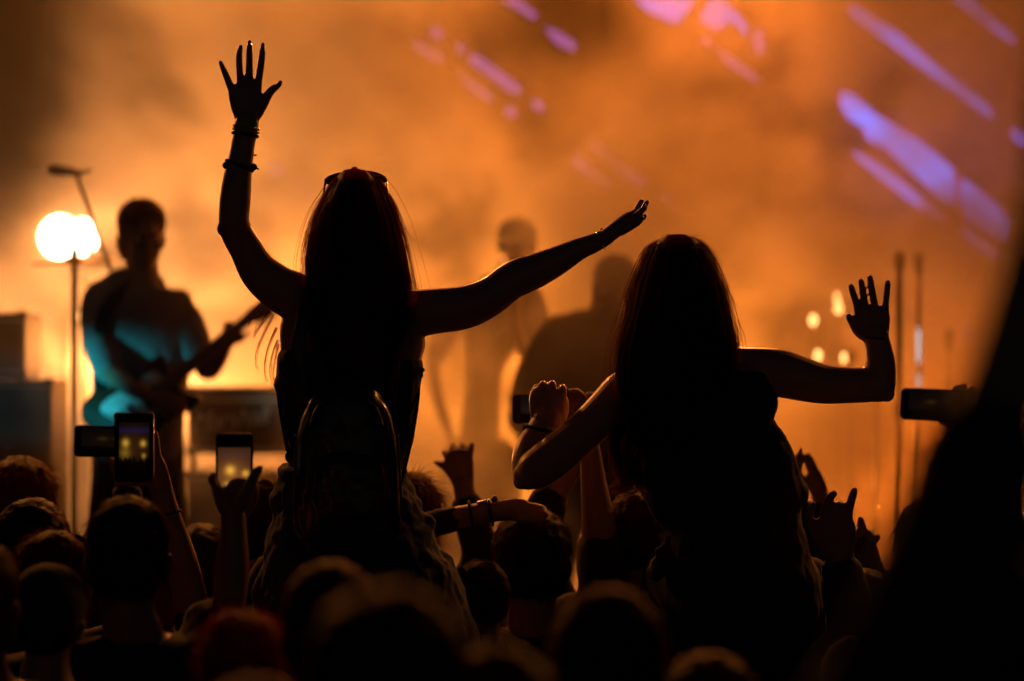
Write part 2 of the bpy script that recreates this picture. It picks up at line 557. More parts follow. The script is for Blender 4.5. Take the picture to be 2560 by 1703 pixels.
def short_hair(c, M, s, wide=1.0, count=1500, length=0.016, shape='short', comb=(0, -0.4, 0.2)):
    count = int(count * 0.75)
    mb = MB()
    def e(p, r): mb.ell(Vector(c) + M @ (Vector(p) * s), [r[0] * s * wide, r[1] * s, r[2] * s], M)
    e((0, -0.022, 0.042), (0.084, 0.099, 0.088))
    e((0, -0.046, 0.0), (0.080, 0.070, 0.088))
    if shape == 'full':
        e((0, -0.03, 0.055), (0.092, 0.105, 0.090)); e((0, -0.06, -0.02), (0.088, 0.062, 0.1))
    if shape == 'long':
        e((0, -0.03, 0.045), (0.090, 0.103, 0.090)); e((0, -0.055, -0.06), (0.092, 0.058, 0.13)); e((0, -0.062, -0.16), (0.090, 0.045, 0.12))
    if shape == 'crop':
        mb = MB()
        e((0, -0.018, 0.036), (0.079, 0.098, 0.086)); e((0, -0.042, 0.0), (0.074, 0.068, 0.080))
    me = remesh(mb, 0.009 * s, 2)
    wrinkle(me, 0.005 * s, 42.0)
    v, n = verts_normals(me)
    idx = rng.integers(0, len(v), count)
    p, q = v[idx] - n[idx] * 0.004, n[idx]
    crown = np.array(Vector(c) + M @ Vector((0.01, -0.05, 0.14)) * s)
    g_ = p - crown
    g_ -= q * (g_ * q).sum(1)[:, None]                                  # combed away from the crown
    g_ /= np.linalg.norm(g_, axis=1)[:, None] + 1e-6
    lift = rng.uniform(0.15, 0.75, (count, 1))
    d = q * lift + g_ * (0.9 if shape != 'full' else 0.6) + rng.normal(size=p.shape) * 0.30
    if shape == 'long': d += np.array((0, 0, -0.9))
    d /= np.linalg.norm(d, axis=1)[:, None]
    ln = length * s * rng.uniform(0.5, 1.6, (count, 1))
    t = np.linspace(0, 1, 3)
    cv = p[:, None, :] + d[:, None, :] * ln[:, :, None] * t[None, :, None] \
        + np.array((0, 0, -1.0)) * (ln[:, :, None] * 0.3 * (t ** 2)[None, :, None])
    sv = strands(cv, 0.0007)
    out = mesh_np('hair', [me, sv])
    bpy.data.meshes.remove(me)
    return out

def body_parts(root, skin_mb, cloth, skin, voxel=0.008, wr=0.0):
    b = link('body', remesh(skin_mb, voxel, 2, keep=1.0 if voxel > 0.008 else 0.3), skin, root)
    for nm, mb, m, vox, amp in cloth:
        me = remesh(mb, vox, 3)
        if amp: wrinkle(me, amp, 14.0, (1, 1, 0.6))
        link(nm, me, m, root)
    return b

def person(label, px, ytop, d, hw=None, hair='short', hcol='brown', skin=1, shirt='black', yaw=0.0, tilt=(0, 0), arms=None,
           voxel=0.0125, count=1400, cap=None, length=0.016, extra=None, lower=True, body_px=None, sleeves=True, crop_len=None):
    """a standing onlooker seen from behind: head top at photo pixel (px, ytop), d metres away, feet on the ground"""
    top = P(px, ytop, d)
    s = (hw * d / F) / 0.088 if hw else 1.0
    s = max(0.86, min(1.16, s))
    wide = max(0.9, min(1.12, (hw * d / F) / 0.088 / s)) if hw else 1.0
    ca, sa = math.cos(yaw), math.sin(yaw)
    fwd = Vector((sa, ca, tilt[1])).normalized()
    c = top - Vector((0, 0, 0.128 * s))
    M = frame_of(fwd, (tilt[0], 0, 1))
    H = top.z
    bx = P(body_px, ytop, d).x if body_px is not None else top.x
    root = thing('person', label, 'person', (bx, d, 0))
    sk, sh, tr = MB(), MB(), MB()
    head(sk, c, fwd, s, wide)
    zs = H - 0.235 * s - 0.085                                       # shoulder height
    X = Vector((ca, -sa, 0)); Y = Vector((sa, ca, 0))
    def W(a, b, z): return Vector((bx, d, 0)) + X * a + Y * b + Vector((0, 0, z))
    neck = [c + M @ Vector((0, -0.022 * s, -0.05 * s)), c + M @ Vector((0, -0.03 * s, -0.11 * s)), W(0, -0.03, zs + 0.02), W(0, -0.02, zs - 0.06)]
    sk.tube(neck, [0.056 * s, 0.056 * s, 0.066, 0.075], n=14)
    hipz = H * 0.50
    rows = [(zs + 0.035, 0.075, 0.06), (zs + 0.005, 0.150, 0.085), (zs - 0.05, 0.196, 0.105), (zs - 0.16, 0.195, 0.118),
            (zs - 0.30, 0.172, 0.112), (zs - 0.42, 0.158, 0.105), (hipz + 0.06, 0.168, 0.115), (hipz - 0.06, 0.172, 0.118)]
    side = tuple(Y)
    for mb, pad in ((sk, 0.0), (sh, 0.014)):
        mb.tube([W(0, -0.015, r[0]) for r in rows], [(r[1] + pad, r[2] + pad) for r in rows], side=side, n=20, round_ends=False)
    for q in (-1, 1):
        leg = [W(q * 0.085, 0, hipz), W(q * 0.095, 0.01, H * 0.28), W(q * 0.1, -0.01, 0.09)]
        sk.tube(leg, [0.075, 0.05, 0.036], n=12)
        tr.tube(leg, [0.098, 0.076, 0.07], n=12)
        sk.tube([W(q * 0.1, -0.05, 0.045), W(q * 0.11, 0.07, 0.04), W(q * 0.115, 0.16, 0.03)], [(0.038, 0.04), (0.045, 0.035), (0.04, 0.025)], n=12, side=(0, 0, 1))
    tr.tube([W(0, 0, hipz - 0.10), W(0, 0, hipz + 0.05)], [(0.178, 0.126), (0.172, 0.12)], side=side, n=18, sub=1, round_ends=False)
    arms = arms or {}
    for q, key in ((-1, 'l'), (1, 'r')):
        a = arms.get(key)
        if a is None:                                               # hangs at the side
            sp = W(q * 0.185, -0.01, zs - 0.03)
            el = W(q * 0.225, -0.03, zs - 0.32); wr_ = W(q * 0.20, 0.09, zs - 0.54)
            sk.tube([sp, (sp + el) / 2, el, (el + wr_) / 2, wr_], [0.052, 0.046, 0.038, 0.034, 0.025], n=12)
            sh.tube([sp, (sp + el) / 2, sp * 0.2 + el * 0.8], [0.068, 0.062, 0.056], n=12)
            hand(sk, wr_, wr_ - el, X * q, thumb=1 if q > 0 else -1, curl=(25, 28, 30, 32))
        else:
            a(sk, sh, W(q * 0.185, -0.01, zs - 0.03), W)
    cloth = [('shirt', sh, M_cloth[shirt], 0.018, 0.006)]
    if lower: cloth.append(('trousers', tr, M_cloth['denim'], 0.026, 0.006))
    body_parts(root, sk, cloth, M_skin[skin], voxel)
    if hair:
        me = short_hair(c, M, s, wide, count, length, hair)
        link('hair', me, M_hair[hcol], root)
    if cap is not None:
        cm = MB()
        cm.ell(c + M @ Vector((0, -0.02, 0.045)) * s, (0.094 * s, 0.11 * s, 0.095 * s), M, n=28, k=16)
        me = remesh(cm, 0.008, 2)
        v, n_ = verts_normals(me)
        keep = [i for i in range(len(v))]
        cp = link('cap', me, M_cloth[cap], root)
        bm_ = MB(); bm_.ell(c + M @ (Vector((0, 0.10, 0.03)) * s), (0.075 * s, 0.085 * s, 0.008), M, n=20, k=8)
        link('cap_peak', bm_.mesh('cap_peak'), M_cloth[cap], root)
    if extra: extra(root, c, M, s)
    return root


# ------------------------------------------------------------------ the two women on shoulders
def rows_tube(mb, rows, d, n=24, sub=4, pad=0.0, off=0.0, round_ends=True):
    """rows: (py, left px, right px, depth radius m, depth offset m)"""
    pts, rad = [], []
    for r in rows:
        e = (r[4] if len(r) > 4 else 0.0) + off
        pts.append(P((r[1] + r[2]) / 2, r[0], d + e))
        rad.append(((r[2] - r[1]) / 2 * (d + e) / F + pad, r[3] + pad))
    mb.tube(pts, rad, n=n, sub=sub, round_ends=round_ends)

def long_hair(rows, d, n=1900, k=15, wave=0.0, thick=0.0008, stray=0.22, voxel=0.008, start=0.3):
    mb = MB(); rows_tube(mb, [(r[0], r[1] + 5, r[2] - 5) + tuple(r[3:]) for r in rows], d, n=24, round_ends=False)
    cap = remesh(mb, voxel, 3)
    a = np.array([[(r[1] + r[2]) / 2, r[0], (r[2] - r[1]) / 2, r[3], r[4] if len(r) > 4 else 0.0] for r in rows], float)
    sp = spline(a, 12)
    t = np.linspace(0, 1, len(sp))
    t0 = np.where(rng.random(n) < 0.65, rng.uniform(0, 0.05, n), rng.uniform(0, start, n)); t1 = np.clip(rng.normal(0.93, 0.10, n), 0.5, 1.04)
    th = rng.uniform(0, 2 * math.pi, n)
    edge = rng.random(n) < 0.5                                            # more hair shows along the sides
    th[edge] = np.where(rng.random(edge.sum()) < 0.5, 0, math.pi) + rng.normal(0, 0.45, edge.sum())
    u = t0[:, None] + (t1 - t0)[:, None] * np.linspace(0, 1, k)[None, :]
    I = lambda c: np.interp(u, t, sp[:, c])
    dep = d + I(4)
    cx = (I(0) - 1280) / F * dep; cz = CAM_Z + (851.5 - I(1)) / F * dep
    rx = I(2) / F * dep; ry = I(3)
    e = 1.0 + rng.normal(0.01, 0.02, (n, 1)) + np.cumsum(rng.normal(0, 0.006, (n, k)), axis=1)
    out = np.zeros((n, 1)); is_stray = rng.random(n) < stray
    out[is_stray] = rng.exponential(0.010, (is_stray.sum(), 1))
    s01 = np.linspace(0, 1, k)[None, :]
    ph = rng.uniform(0, 0.9, (n, 1)) + np.floor(th[:, None] * 2.2) * 1.7
    wv = wave * s01 ** 1.5 * np.sin(s01 * 15 + ph)
    x = cx + np.cos(th)[:, None] * (rx * e + out * s01 ** 0.7) + wv
    y = dep + np.sin(th)[:, None] * (ry * e + out * s01 ** 0.7) + wv * 0.6
    z = cz + rng.normal(0, 0.002, (n, 1))
    cv = np.stack([x, y, z], -1)
    return cap, cv, thick

def px_curves(lines, d, copies=1, jit=2.0, k=12):
    out = []
    for ln in lines:
        p = spline(np.array(ln, float), 6)
        q = np.stack([np.interp(np.linspace(0, 1, k), np.linspace(0, 1, len(p)), p[:, i]) for i in range(2)], -1)
        for c in range(copies):
            j = rng.normal(0, jit, (1, 2)) + np.cumsum(rng.normal(0, jit * 0.12, (k, 2)), axis=0)
            dd = d + rng.normal(0, 0.004)
            out.append([tuple(P(a, b, dd)) for a, b in q + j])
    return np.array(out)

# --- first woman: red hair, one arm up, one arm out
D1 = 6.05
w1 = thing('person', 'woman with long red hair and both arms raised, sunglasses on her head, riding on shoulders', 'person', P(860, 1400, D1))
sk = MB()
hc = P(897, 456, D1) - Vector((0, 0, 0.118))
head(sk, hc, (0.05, 1, 0.06), 0.96)
sk.tube([hc + Vector((0, -0.02, -0.05)), P(893, 660, D1), P(890, 740, D1)], [0.052, 0.052, 0.07])
rows_tube(sk, [(700, 825, 960, .055), (735, 775, 1022, .08), (775, 735, 1050, .092), (825, 702, 1066, .10), (875, 698, 1056, .10),
               (915, 703, 1043, .10), (1000, 712, 1040, .098), (1080, 718, 1028, .092), (1150, 727, 1006, .09), (1200, 722, 1010, .10),
               (1270, 705, 1030, .12), (1360, 690, 1050, .14), (1430, 700, 1045, .13)], D1)
# raised arm
L(sk, [(775, 765, 62, .0), (738, 742, 62), (690, 716, 56, .01), (648, 678, 50, .02), (617, 624, 43, .02), (594, 585, 41, .01), (586, 560, 39), (585, 535, 38.5),
       (588, 500, 39), (593, 450, 36), (599.5, 411, 32), (604, 386, 30.5), (609, 355, 29.5), (615.5, 325, 29.5), (617, 307, 30.5)], D1, n=18)
L(sk, [(617, 305, 30), (618, 284, 36), (614.5, 258, 40), (612, 232, 42), (612, 222, 40)], D1, flat=0.36, n=18)
for fg in ([(582, 232, 10), (573, 208, 9.6), (562, 181, 8.4), (554, 164, 6.4)],
           [(600, 230, 10.5), (601, 202, 9.8), (598.5, 165, 9.2), (598, 138, 8.8), (600.5, 125, 6.6)],
           [(623, 228, 10.5), (623, 198, 10.2), (623.5, 155, 9.6), (623.6, 125, 8.8), (624, 113, 6.6)],
           [(644, 230, 10.5), (647, 198, 10), (652, 164, 9.8), (655.5, 133, 8.8), (657, 120, 6.6)],
           [(642, 282, 17), (657, 258, 15), (669, 239, 12), (681, 224, 10.2), (692, 217.5, 8.6), (697, 214, 5.5)]):
    L(sk, fg, D1, n=10)
sk.ell(P(558, 572, D1), (0.016, 0.018, 0.020))
# outstretched arm
L(sk, [(985, 790, 62), (1035, 785, 60), (1090, 778, 57), (1150, 771, 55), (1195, 757, 52), (1238, 733, 48), (1274, 705, 47), (1305, 690, 47), (1340, 677, 43.5),
       (1393, 652, 37), (1446, 624, 28), (1478, 611, 24.5), (1500, 601, 23), (1522, 588, 21)], D1, n=18)
L(sk, [(1515, 592, 21), (1540, 573, 21), (1562, 557, 21), (1578, 546, 19)], D1, flat=1.5, n=16)
for fg in ([(1575, 544, 9), (1592, 524, 8), (1600, 508, 6.6), (1604, 503, 4.5)],
           [(1576, 548, 10, .02), (1596, 534, 9, .025), (1611, 520, 8, .03), (1613, 512, 5.2, .03)],
           [(1576, 550, 10, -.02), (1594, 537, 9, -.025), (1608, 523, 8, -.03), (1611, 513, 5.2, -.03)],
           [(1572, 553, 9, .04), (1590, 541, 8, .05), (1603, 530, 7, .055), (1606, 522, 5, .055)],
           [(1552, 580, 11, -.01), (1578, 567, 9, -.02), (1598, 554, 8, -.02), (1606, 545, 5.4, -.02)]):
    L(sk, fg, D1, n=10)
# legs over the bearer's shoulders
def seat_legs(mb, c, s=1.0, pad=0.0):
    for q in (-1, 1):
        a = c + Vector((q * 0.10, 0.02, 0.0))
        mb.tube([a, a + Vector((q * 0.05, 0.22, -0.02)), a + Vector((q * 0.06, 0.40, -0.07)), a + Vector((q * 0.05, 0.43, -0.26)), a + Vector((q * 0.03, 0.39, -0.46))],
                [0.085 + pad, 0.074 + pad, 0.058 + pad, 0.05 + pad, 0.036 + pad], n=14, side=(1, 0, 0))
        if not pad:
            f0 = a + Vector((q * 0.03, 0.39, -0.48))
            mb.tube([f0, f0 + Vector((0, 0.08, -0.03)), f0 + Vector((0, 0.16, -0.05))], [0.036, 0.034, 0.022], n=12, side=(1, 0, 0))
seat1 = P(865, 1385, D1)
seat_legs(sk, seat1)
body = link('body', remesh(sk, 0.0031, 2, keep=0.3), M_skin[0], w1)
# nails: long painted
M_nail = mat('dark nail varnish', (0.05, 0.01, 0.012), rough=0.15, var=0.05, coat=0.5)
for a, b in (((556, 168), (550.5, 154)), ((600.5, 130), (602.3, 114.5)), ((623.6, 118), (624, 102.5)), ((656, 125), (657.5, 109)), ((696, 215), (702.5, 203.5)),
             ((1602, 506), (1606.5, 501)), ((1613, 513), (1619.5, 503.5)), ((1607, 546), (1613.8, 538))):
    A, B = P(*a, D1), P(*b, D1)
    MB().tube([A, A * 0.5 + B * 0.5, B], [(0.0064, 0.0040), (0.0056, 0.0032), (0.0038, 0.0018)], n=10, sub=2).build('fingernail', M_nail, w1)
# bracelets on the raised wrist
M_bead = mat('gold beads', (0.7, 0.45, 0.16), rough=0.22, metal=1.0, var=0.1)
def ring(mb, c, rx, ry, axis, r, n=40):
    M = frame_of(axis)
    pts = [Vector(c) + M @ Vector((rx * math.cos(2 * math.pi * i / n), 0, ry * math.sin(2 * math.pi * i / n))) for i in range(n + 1)]
    mb.tube(pts, [r] * len(pts), n=8, sub=1, round_ends=False, side=axis)
axis1 = P(617, 300, D1) - P(604, 386, D1)
for yy, xx in ((319, 615.8), (327, 614.6)):
    mb = MB(); M = frame_of(axis1); c0 = P(xx, yy, D1)
    for i in range(30):
        a = 2 * math.pi * i / 30
        mb.ell(c0 + M @ Vector((0.0318 * math.cos(a), 0, 0.0318 * math.sin(a))), (0.0034,) * 3, n=8, k=6)
    mb.build('beaded_bracelet', M_bead, w1)
mb = MB(); ring(mb, P(613, 337, D1), 0.032, 0.031, axis1, 0.0042); mb.build('cord_bracelet', M_cloth['black'], w1)
mb = MB(); ring(mb, P(599, 414, D1), 0.0345, 0.034, axis1 + Vector((0.02, 0, 0)), 0.0052)
mb.ell(P(564, 414, D1), (0.008, 0.008, 0.009)); mb.ell(P(634, 418, D1), (0.009, 0.009, 0.009))
mb.tube([P(633, 412, D1), P(641, 420, D1), P(646, 423, D1)], [0.004, 0.0026, 0.002], n=8)
mb.tube([P(632, 388, D1), P(640, 388, D1)], [0.0022, 0.002], n=8, sub=1)
mb.build('cord_bracelet', M_cloth['black'], w1)
mb = MB(); ring(mb, P(1500, 602, D1), 0.0235, 0.024, P(1522, 588, D1) - P(1478, 611, D1), 0.0016)
mb.ell(P(1504, 573, D1), (0.0035,) * 3, n=10, k=8); mb.build('thin_bracelet', M_bead, w1)
# top
tp = MB()
rows_tube(tp, [(900, 696, 1056, .104), (945, 694, 1053, .105), (1000, 702, 1048, .104), (1080, 712, 1034, .098), (1150, 722, 1012, .096), (1200, 716, 1016, .106)], D1, pad=0.003)
tp.ell(P(696, 962, D1), (0.011, 0.02, 0.022)); tp.ell(P(1050, 928, D1), (0.009, 0.02, 0.022))
link('top', wrinkle(remesh(tp, 0.007, 2), 0.004, 16, (1, 1, .6)), M_cloth['black'], w1)
# jacket tied round the hips
jk = MB()
rows_tube(jk, [(1168, 704, 1006, .11), (1200, 699, 1014, .125), (1260, 684, 1038, .14), (1340, 664, 1076, .155), (1400, 646, 1108, .165), (1450, 628, 1140, .17),
               (1520, 622, 1168, .175), (1600, 618, 1194, .18), (1680, 622, 1205, .17)], D1, round_ends=False)
M0 = P(857, 1175, D1)
pts = [M0 + Vector((0.152 * math.cos(a), 0.115 * math.sin(a), 0.006 * math.sin(3 * a))) for a in np.linspace(0, 2 * math.pi, 33)]
jk.tube(pts, [0.013] * 33, n=10, sub=1, round_ends=False, side=(0, 0, 1))
for a, b in ((702, 1215), (692, 1250), (1022, 1225), (1040, 1262), (1066, 1310)):
    jk.ell(P(a, b, D1), (0.018, 0.03, 0.024))
link('jacket', wrinkle(remesh(jk, 0.009, 2), 0.010, 17, (1, 1, .8)), M_cloth['denim'], w1)
pts_l = [P(690, 1255, D1 - .09), P(672, 1310, D1 - .09), P(655, 1375, D1 - .09), P(630, 1440, D1 - .09)]
# hair
rowsH1 = [(436, 884, 914, .02, .0), (438, 868, 930, .045, .0), (443, 853, 940, .075, .0), (452, 841, 946, .096, .0), (466, 833, 952, .108, -.005), (492, 818, 965, .118, -.01), (526, 794, 984, .125, -.02), (565, 781, 996, .122, -.03),
          (614, 771, 1007, .11, -.045), (660, 768, 1015, .095, -.06), (706, 769, 1022, .075, -.08), (735, 771, 1024, .06, -.09), (800, 775, 1018, .045, -.105),
          (880, 790, 1000, .035, -.12), (960, 815, 965, .025, -.125)]
rowsH1 = [(r[0], r[1] + 6, r[2] - 6) + r[3:] if r[0] > 500 else r for r in rowsH1]
cap_, cv, th = long_hair(rowsH1, D1, n=2500)
fly = px_curves([[(655, 752), (640, 775), (625, 803), (620, 815)], [(672, 775), (655, 800), (640, 825), (634, 845)], [(682, 790), (662, 830), (645, 870), (640, 905), (645, 925)],
                 [(690, 820), (674, 855), (662, 900), (662, 940), (668, 955)], [(694, 850), (680, 890), (676, 930), (684, 960)], [(697, 860), (688, 900), (682, 930), (688, 955)],
                 [(676, 785), (652, 812), (636, 838)]], D1 - .04, copies=9, jit=2.6)
fly2 = px_curves([[(1000, 560), (1012, 600), (1022, 630), (1026, 642)], [(775, 560), (760, 600), (752, 640), (753, 670)], [(1022, 690), (1035, 715), (1045, 725)],
                  [(985, 500), (1003, 540), (1020, 580), (1040, 605)], [(772, 600), (757, 620), (748, 650)]], D1 - .04, copies=6, jit=5)
me = mesh_np('hair', [cap_, strands(cv, th), strands(fly, 0.0006), strands(fly2, 0.0005)])
link('hair', me, M_hair['red'], w1)

# sunglasses pushed up on her head
M_plastic = mat('black glossy plastic', (0.012, 0.012, 0.012), rough=0.2, var=0.05, coat=0.4)
M_lens = mat('smoked lens', (0.03, 0.022, 0.018), rough=0.08, var=0.05, coat=0.6)
def sunglasses(label, lc, rc, hinge_l, hinge_r, tip_l, tip_r, lr=0.030):
    root = thing('sunglasses', label, 'sunglasses', (Vector(lc) + Vector(rc)) / 2)
    for c, tilt_, hinge in ((lc, 0.22, hinge_l), (rc, -0.20, hinge_r)):
        M = (Matrix.Rotation(tilt_ * -1, 3, 'Y') @ Matrix.Rotation(R(-24), 3, 'X'))
        mb = MB(); mb.ell(c, (lr, 0.024, 0.0035), M, n=28, k=8); lens = mb.build('lens', M_lens, root)
        mb = MB()
        pts = [Vector(c) + M @ Vector((lr * math.cos(a), 0.025 * math.sin(a), 0)) for a in np.linspace(0, 2 * math.pi, 33)]
        mb.tube(pts, [0.0028] * 33, n=8, sub=1, round_ends=False); mb.build('lens_frame', M_plastic, root)
    mb = MB(); a = Vector(lc) + Vector((lr, -0.005, 0.006)); b = Vector(rc) + Vector((-lr, -0.005, 0.006))
    mb.tube([a, (a + b) / 2 + Vector((0, 0, 0.004)), b], [0.003] * 3, n=8); mb.build('bridge', M_plastic, root)
    for h_, t_ in ((hinge_l, tip_l), (hinge_r, tip_r)):
        MB().tube([h_, (Vector(h_) + Vector(t_)) / 2, t_], [(0.0028, 0.004), (0.0024, 0.0035), (0.002, 0.003)], n=8, sub=3).build('temple', M_plastic, root)
    return root
sunglasses('black sunglasses pushed up on the red-haired woman\'s head', P(848, 446, D1 + .04), P(931, 443, D1 + .04),
           P(813, 456, D1 + .04), P(966, 451, D1 + .04), P(808, 494, D1 - .03), P(971, 490, D1 - .03), lr=0.036)

# glossy pack on her back
M_leather = mat('glossy black leather', (0.02, 0.017, 0.015), rough=0.24, var=0.2, scale=60, bump=0.15, coat=0.3)
pk = thing('backpack', 'glossy black pack on the back of the red-haired woman', 'backpack', P(866, 1330, D1 - .16))
mb = MB()
rows_tube(mb, [(938, 850, 886, .02, .03), (960, 815, 935, .045, .015), (1000, 778, 962, .06), (1050, 753, 982, .068), (1100, 741, 992, .07), (1150, 736, 997, .072), (1250, 733, 1000, .072), (1330, 740, 1000, .066), (1350, 752, 990, .05)], D1 - .165)
link('bag_body', wrinkle(remesh(mb, 0.006, 2), 0.006, 12, (1, 1, .5)), M_leather, pk)
for q, xs_ in ((-1, (775, 762, 745, 760)), (1, (955, 965, 985, 970))):
    mb = MB(); mb.tube([P(xs_[3], 1010, D1 - .12), P(xs_[2], 880, D1 - .125), P(xs_[1], 780, D1 - .10), P(xs_[0], 742, D1 - .02), P(xs_[0], 790, D1 + .10)],
                       [(0.016, 0.004)] * 5, n=10); mb.build('strap', M_leather, pk)
mb = MB(); mb.tube([P(1046, 950, D1), P(1044, 1000, D1 - .03), P(1032, 1080, D1 - .05), P(1014, 1160, D1 - .06), P(1008, 1185, D1 - .06), P(1003, 1215, D1 - .06)],
                   [(0.005, 0.003)] * 4 + [(0.004, 0.003), (0.0025, 0.002)], n=8); mb.build('strap', M_leather, pk)
mb = MB(); mb.tube([P(694, 965, D1), P(700, 1020, D1 - .03), P(712, 1090, D1 - .05), P(724, 1150, D1 - .06)], [(0.005, 0.003)] * 4, n=8)
mb.ell(P(722, 1142, D1 - .06), (0.010, 0.010, 0.014)); mb.build('strap', M_leather, pk)
mb = MB(); mb.box(P(1053, 932, D1 - .03), (0.010, 0.006, 0.024), bevel=0.002); mb.ell(P(1056, 925, D1 - .03), (0.006,) * 3); mb.build('buckle', M_darkmetal, pk)
mb = MB(); mb.box(P(696, 968, D1 - .03), (0.014, 0.006, 0.026), bevel=0.002); mb.build('buckle', M_darkmetal, pk)
mb = MB(); mb.tube([P(778, 1062, D1 - .225), P(800, 1012, D1 - .222), P(866, 992, D1 - .222), P(932, 1012, D1 - .222), P(955, 1062, D1 - .225)], [0.004] * 5, n=8); mb.build('zip', M_darkmetal, pk)
mb = MB(); rows_tube(mb, [(1150, 790, 945, .02), (1170, 775, 960, .03), (1270, 772, 964, .034), (1310, 785, 950, .022)], D1 - .235)
link('front_pocket', wrinkle(remesh(mb, 0.007, 2), 0.005, 14), M_leather, pk)
for q in (740, 993):
    mb = MB(); mb.tube([P(q, 1090, D1 - .19), P(q + (6 if q > 800 else -2), 1180, D1 - .2), P(q + (12 if q > 800 else -4), 1290, D1 - .2)], [0.0035] * 3, n=8); mb.build('piping', M_leather, pk)

# --- second woman: bent arm, open hand
D2 = 6.2
w2 = thing('person', 'woman with long wavy brown hair, open hand up beside a bent elbow, riding on shoulders', 'person', P(1850, 1500, D2))
sk = MB()
hc2 = P(1698, 616, D2) - Vector((0, 0, 0.120))
head(sk, hc2, (-0.02, 1, 0.05), 0.98)
sk.tube([hc2 + Vector((0, -0.02, -0.05)), P(1700, 830, D2), P(1712, 910, D2)], [0.052, 0.053, 0.075])
rows_tube(sk, [(868, 1650, 1842, .06), (905, 1590, 1895, .09), (945, 1562, 1930, .10), (985, 1568, 1942, .10), (1050, 1580, 1936, .10), (1100, 1588, 1938, .095),
               (1150, 1600, 1950, .09), (1190, 1618, 1970, .095), (1240, 1660, 1990, .11), (1320, 1690, 1995, .125), (1430, 1690, 2020, .13), (1500, 1700, 2020, .12)], D2)
# far arm: elbow low, hand curled up
L(sk, [(1610, 965, 62), (1560, 985, 58, -.01), (1520, 1020, 52, -.03), (1480, 1060, 50, -.05), (1430, 1105, 50, -.07), (1380, 1145, 52, -.08), (1340, 1175, 50, -.08), (1322, 1186, 40, -.07)], D2, n=18)
L(sk, [(1322, 1184, 41, -.06), (1321, 1150, 42, -.04), (1332, 1115, 41, -.02), (1350, 1085, 38, .0), (1362, 1062, 37, .01), (1368, 1050, 39, .01)], D2, n=18)
L(sk, [(1366, 1056, 40, .01), (1370, 1030, 46, .01), (1370, 1000, 47, .012), (1372, 985, 45, .014)], D2, flat=0.42, n=18)
for fg in ([(1331, 1003, 9, .02), (1333, 986, 9, .02), (1339, 970, 8, .03), (1345, 965, 6.5, .045)],
           [(1351, 998, 11, .01), (1353, 972, 11, .01), (1358, 961, 10, .025), (1358, 966, 8, .05)],
           [(1377, 996, 12, .01), (1379, 970, 12, .01), (1381, 961, 11, .025), (1381, 968, 8, .05)],
           [(1404, 1002, 12, .01), (1406, 978, 11.5, .01), (1407, 970, 10, .025), (1407, 978, 8, .05)],
           [(1404, 1045, 14, .03), (1412, 1020, 11, .04), (1412, 1000, 9, .05), (1410, 990, 6, .055)]):
    L(sk, fg, D2, n=10)
# near arm: out to the side, forearm up
L(sk, [(1850, 925, 58), (1895, 925, 57), (1945, 932, 60), (1990, 944, 57, -.0), (2055, 960, 50), (2112, 963, 46), (2160, 962, 45), (2194, 958, 46)], D2, n=18)
L(sk, [(2192, 962, 45), (2198, 935, 42), (2201, 905, 37), (2197, 875, 33.5), (2192, 850, 31.5), (2190, 838, 32)], D2, n=18)
L(sk, [(2191, 848, 32), (2187, 830, 37), (2183, 807, 43), (2180, 785, 44), (2180, 776, 41)], D2, flat=0.36, n=18)
for fg in ([(2143, 778, 9), (2141, 762, 8.6), (2133, 734, 8.8), (2128, 717, 8)],
           [(2163, 772, 9.4), (2161, 755, 9), (2156, 724, 9), (2153, 704, 8)],
           [(2188, 772, 9.6), (2185, 753, 9.2), (2179, 720, 9), (2175, 695, 8)],
           [(2214, 778, 9), (2214, 758, 8.4), (2217, 730, 8.4), (2219, 707, 7.6)],
           [(2166, 842, 15), (2146, 830, 12.5), (2132, 809, 10.5), (2123, 792, 9)]):
    L(sk, fg, D2, n=10)
sk.ell(P(2216, 984, D2), (0.022, 0.024, 0.022)); sk.ell(P(1304, 1203, D2 - .06), (0.022, 0.024, 0.022))
seat2 = P(1850, 1460, D2)
seat_legs(sk, seat2)
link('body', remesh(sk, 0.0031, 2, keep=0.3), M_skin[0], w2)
mb = MB(); ring(mb, P(2189, 846, D2), 0.0335, 0.031, (0.1, 0, 1), 0.0026); mb.build('thin_bracelet', M_cloth['black'], w2)
mb = MB(); ring(mb, P(1350, 1072, D2), 0.041, 0.039, (0.25, 0, 1), 0.0045); mb.ell(P(1312, 1070, D2), (0.006, 0.008, 0.014)); mb.build('cord_bracelet', M_cloth['black'], w2)
tp = MB()
rows_tube(tp, [(872, 1690, 1850, .064), (905, 1600, 1892, .094), (950, 1570, 1924, .104), (1000, 1572, 1940, .104), (1060, 1582, 1928, .104), (1130, 1592, 1940, .10)], D2, pad=0.007)
link('top', wrinkle(remesh(tp, 0.007, 2), 0.003, 16), M_cloth['black'], w2)
tr = MB()
rows_tube(tr, [(1105, 1590, 1934, .10), (1150, 1596, 1960, .102), (1190, 1612, 1980, .11), (1240, 1655, 2002, .125), (1290, 1680, 1994, .135), (1380, 1676, 2008, .15), (1460, 1664, 2034, .155), (1540, 1668, 2050, .15)], D2, pad=0.012)
tr.ell(P(2004, 1238, D2), (0.02, 0.04, 0.034))
seat_legs(tr, seat2, pad=0.014)
link('trousers', wrinkle(remesh(tr, 0.009, 2), 0.006, 13, (1, 1, .6)), M_cloth['black'], w2)
mb = MB(); M0 = P(1768, 1097, D2)
pts = [M0 + Vector((0.188 * math.cos(a), 0.112 * math.sin(a), -0.012 * math.cos(a))) for a in np.linspace(0, 2 * math.pi, 41)]
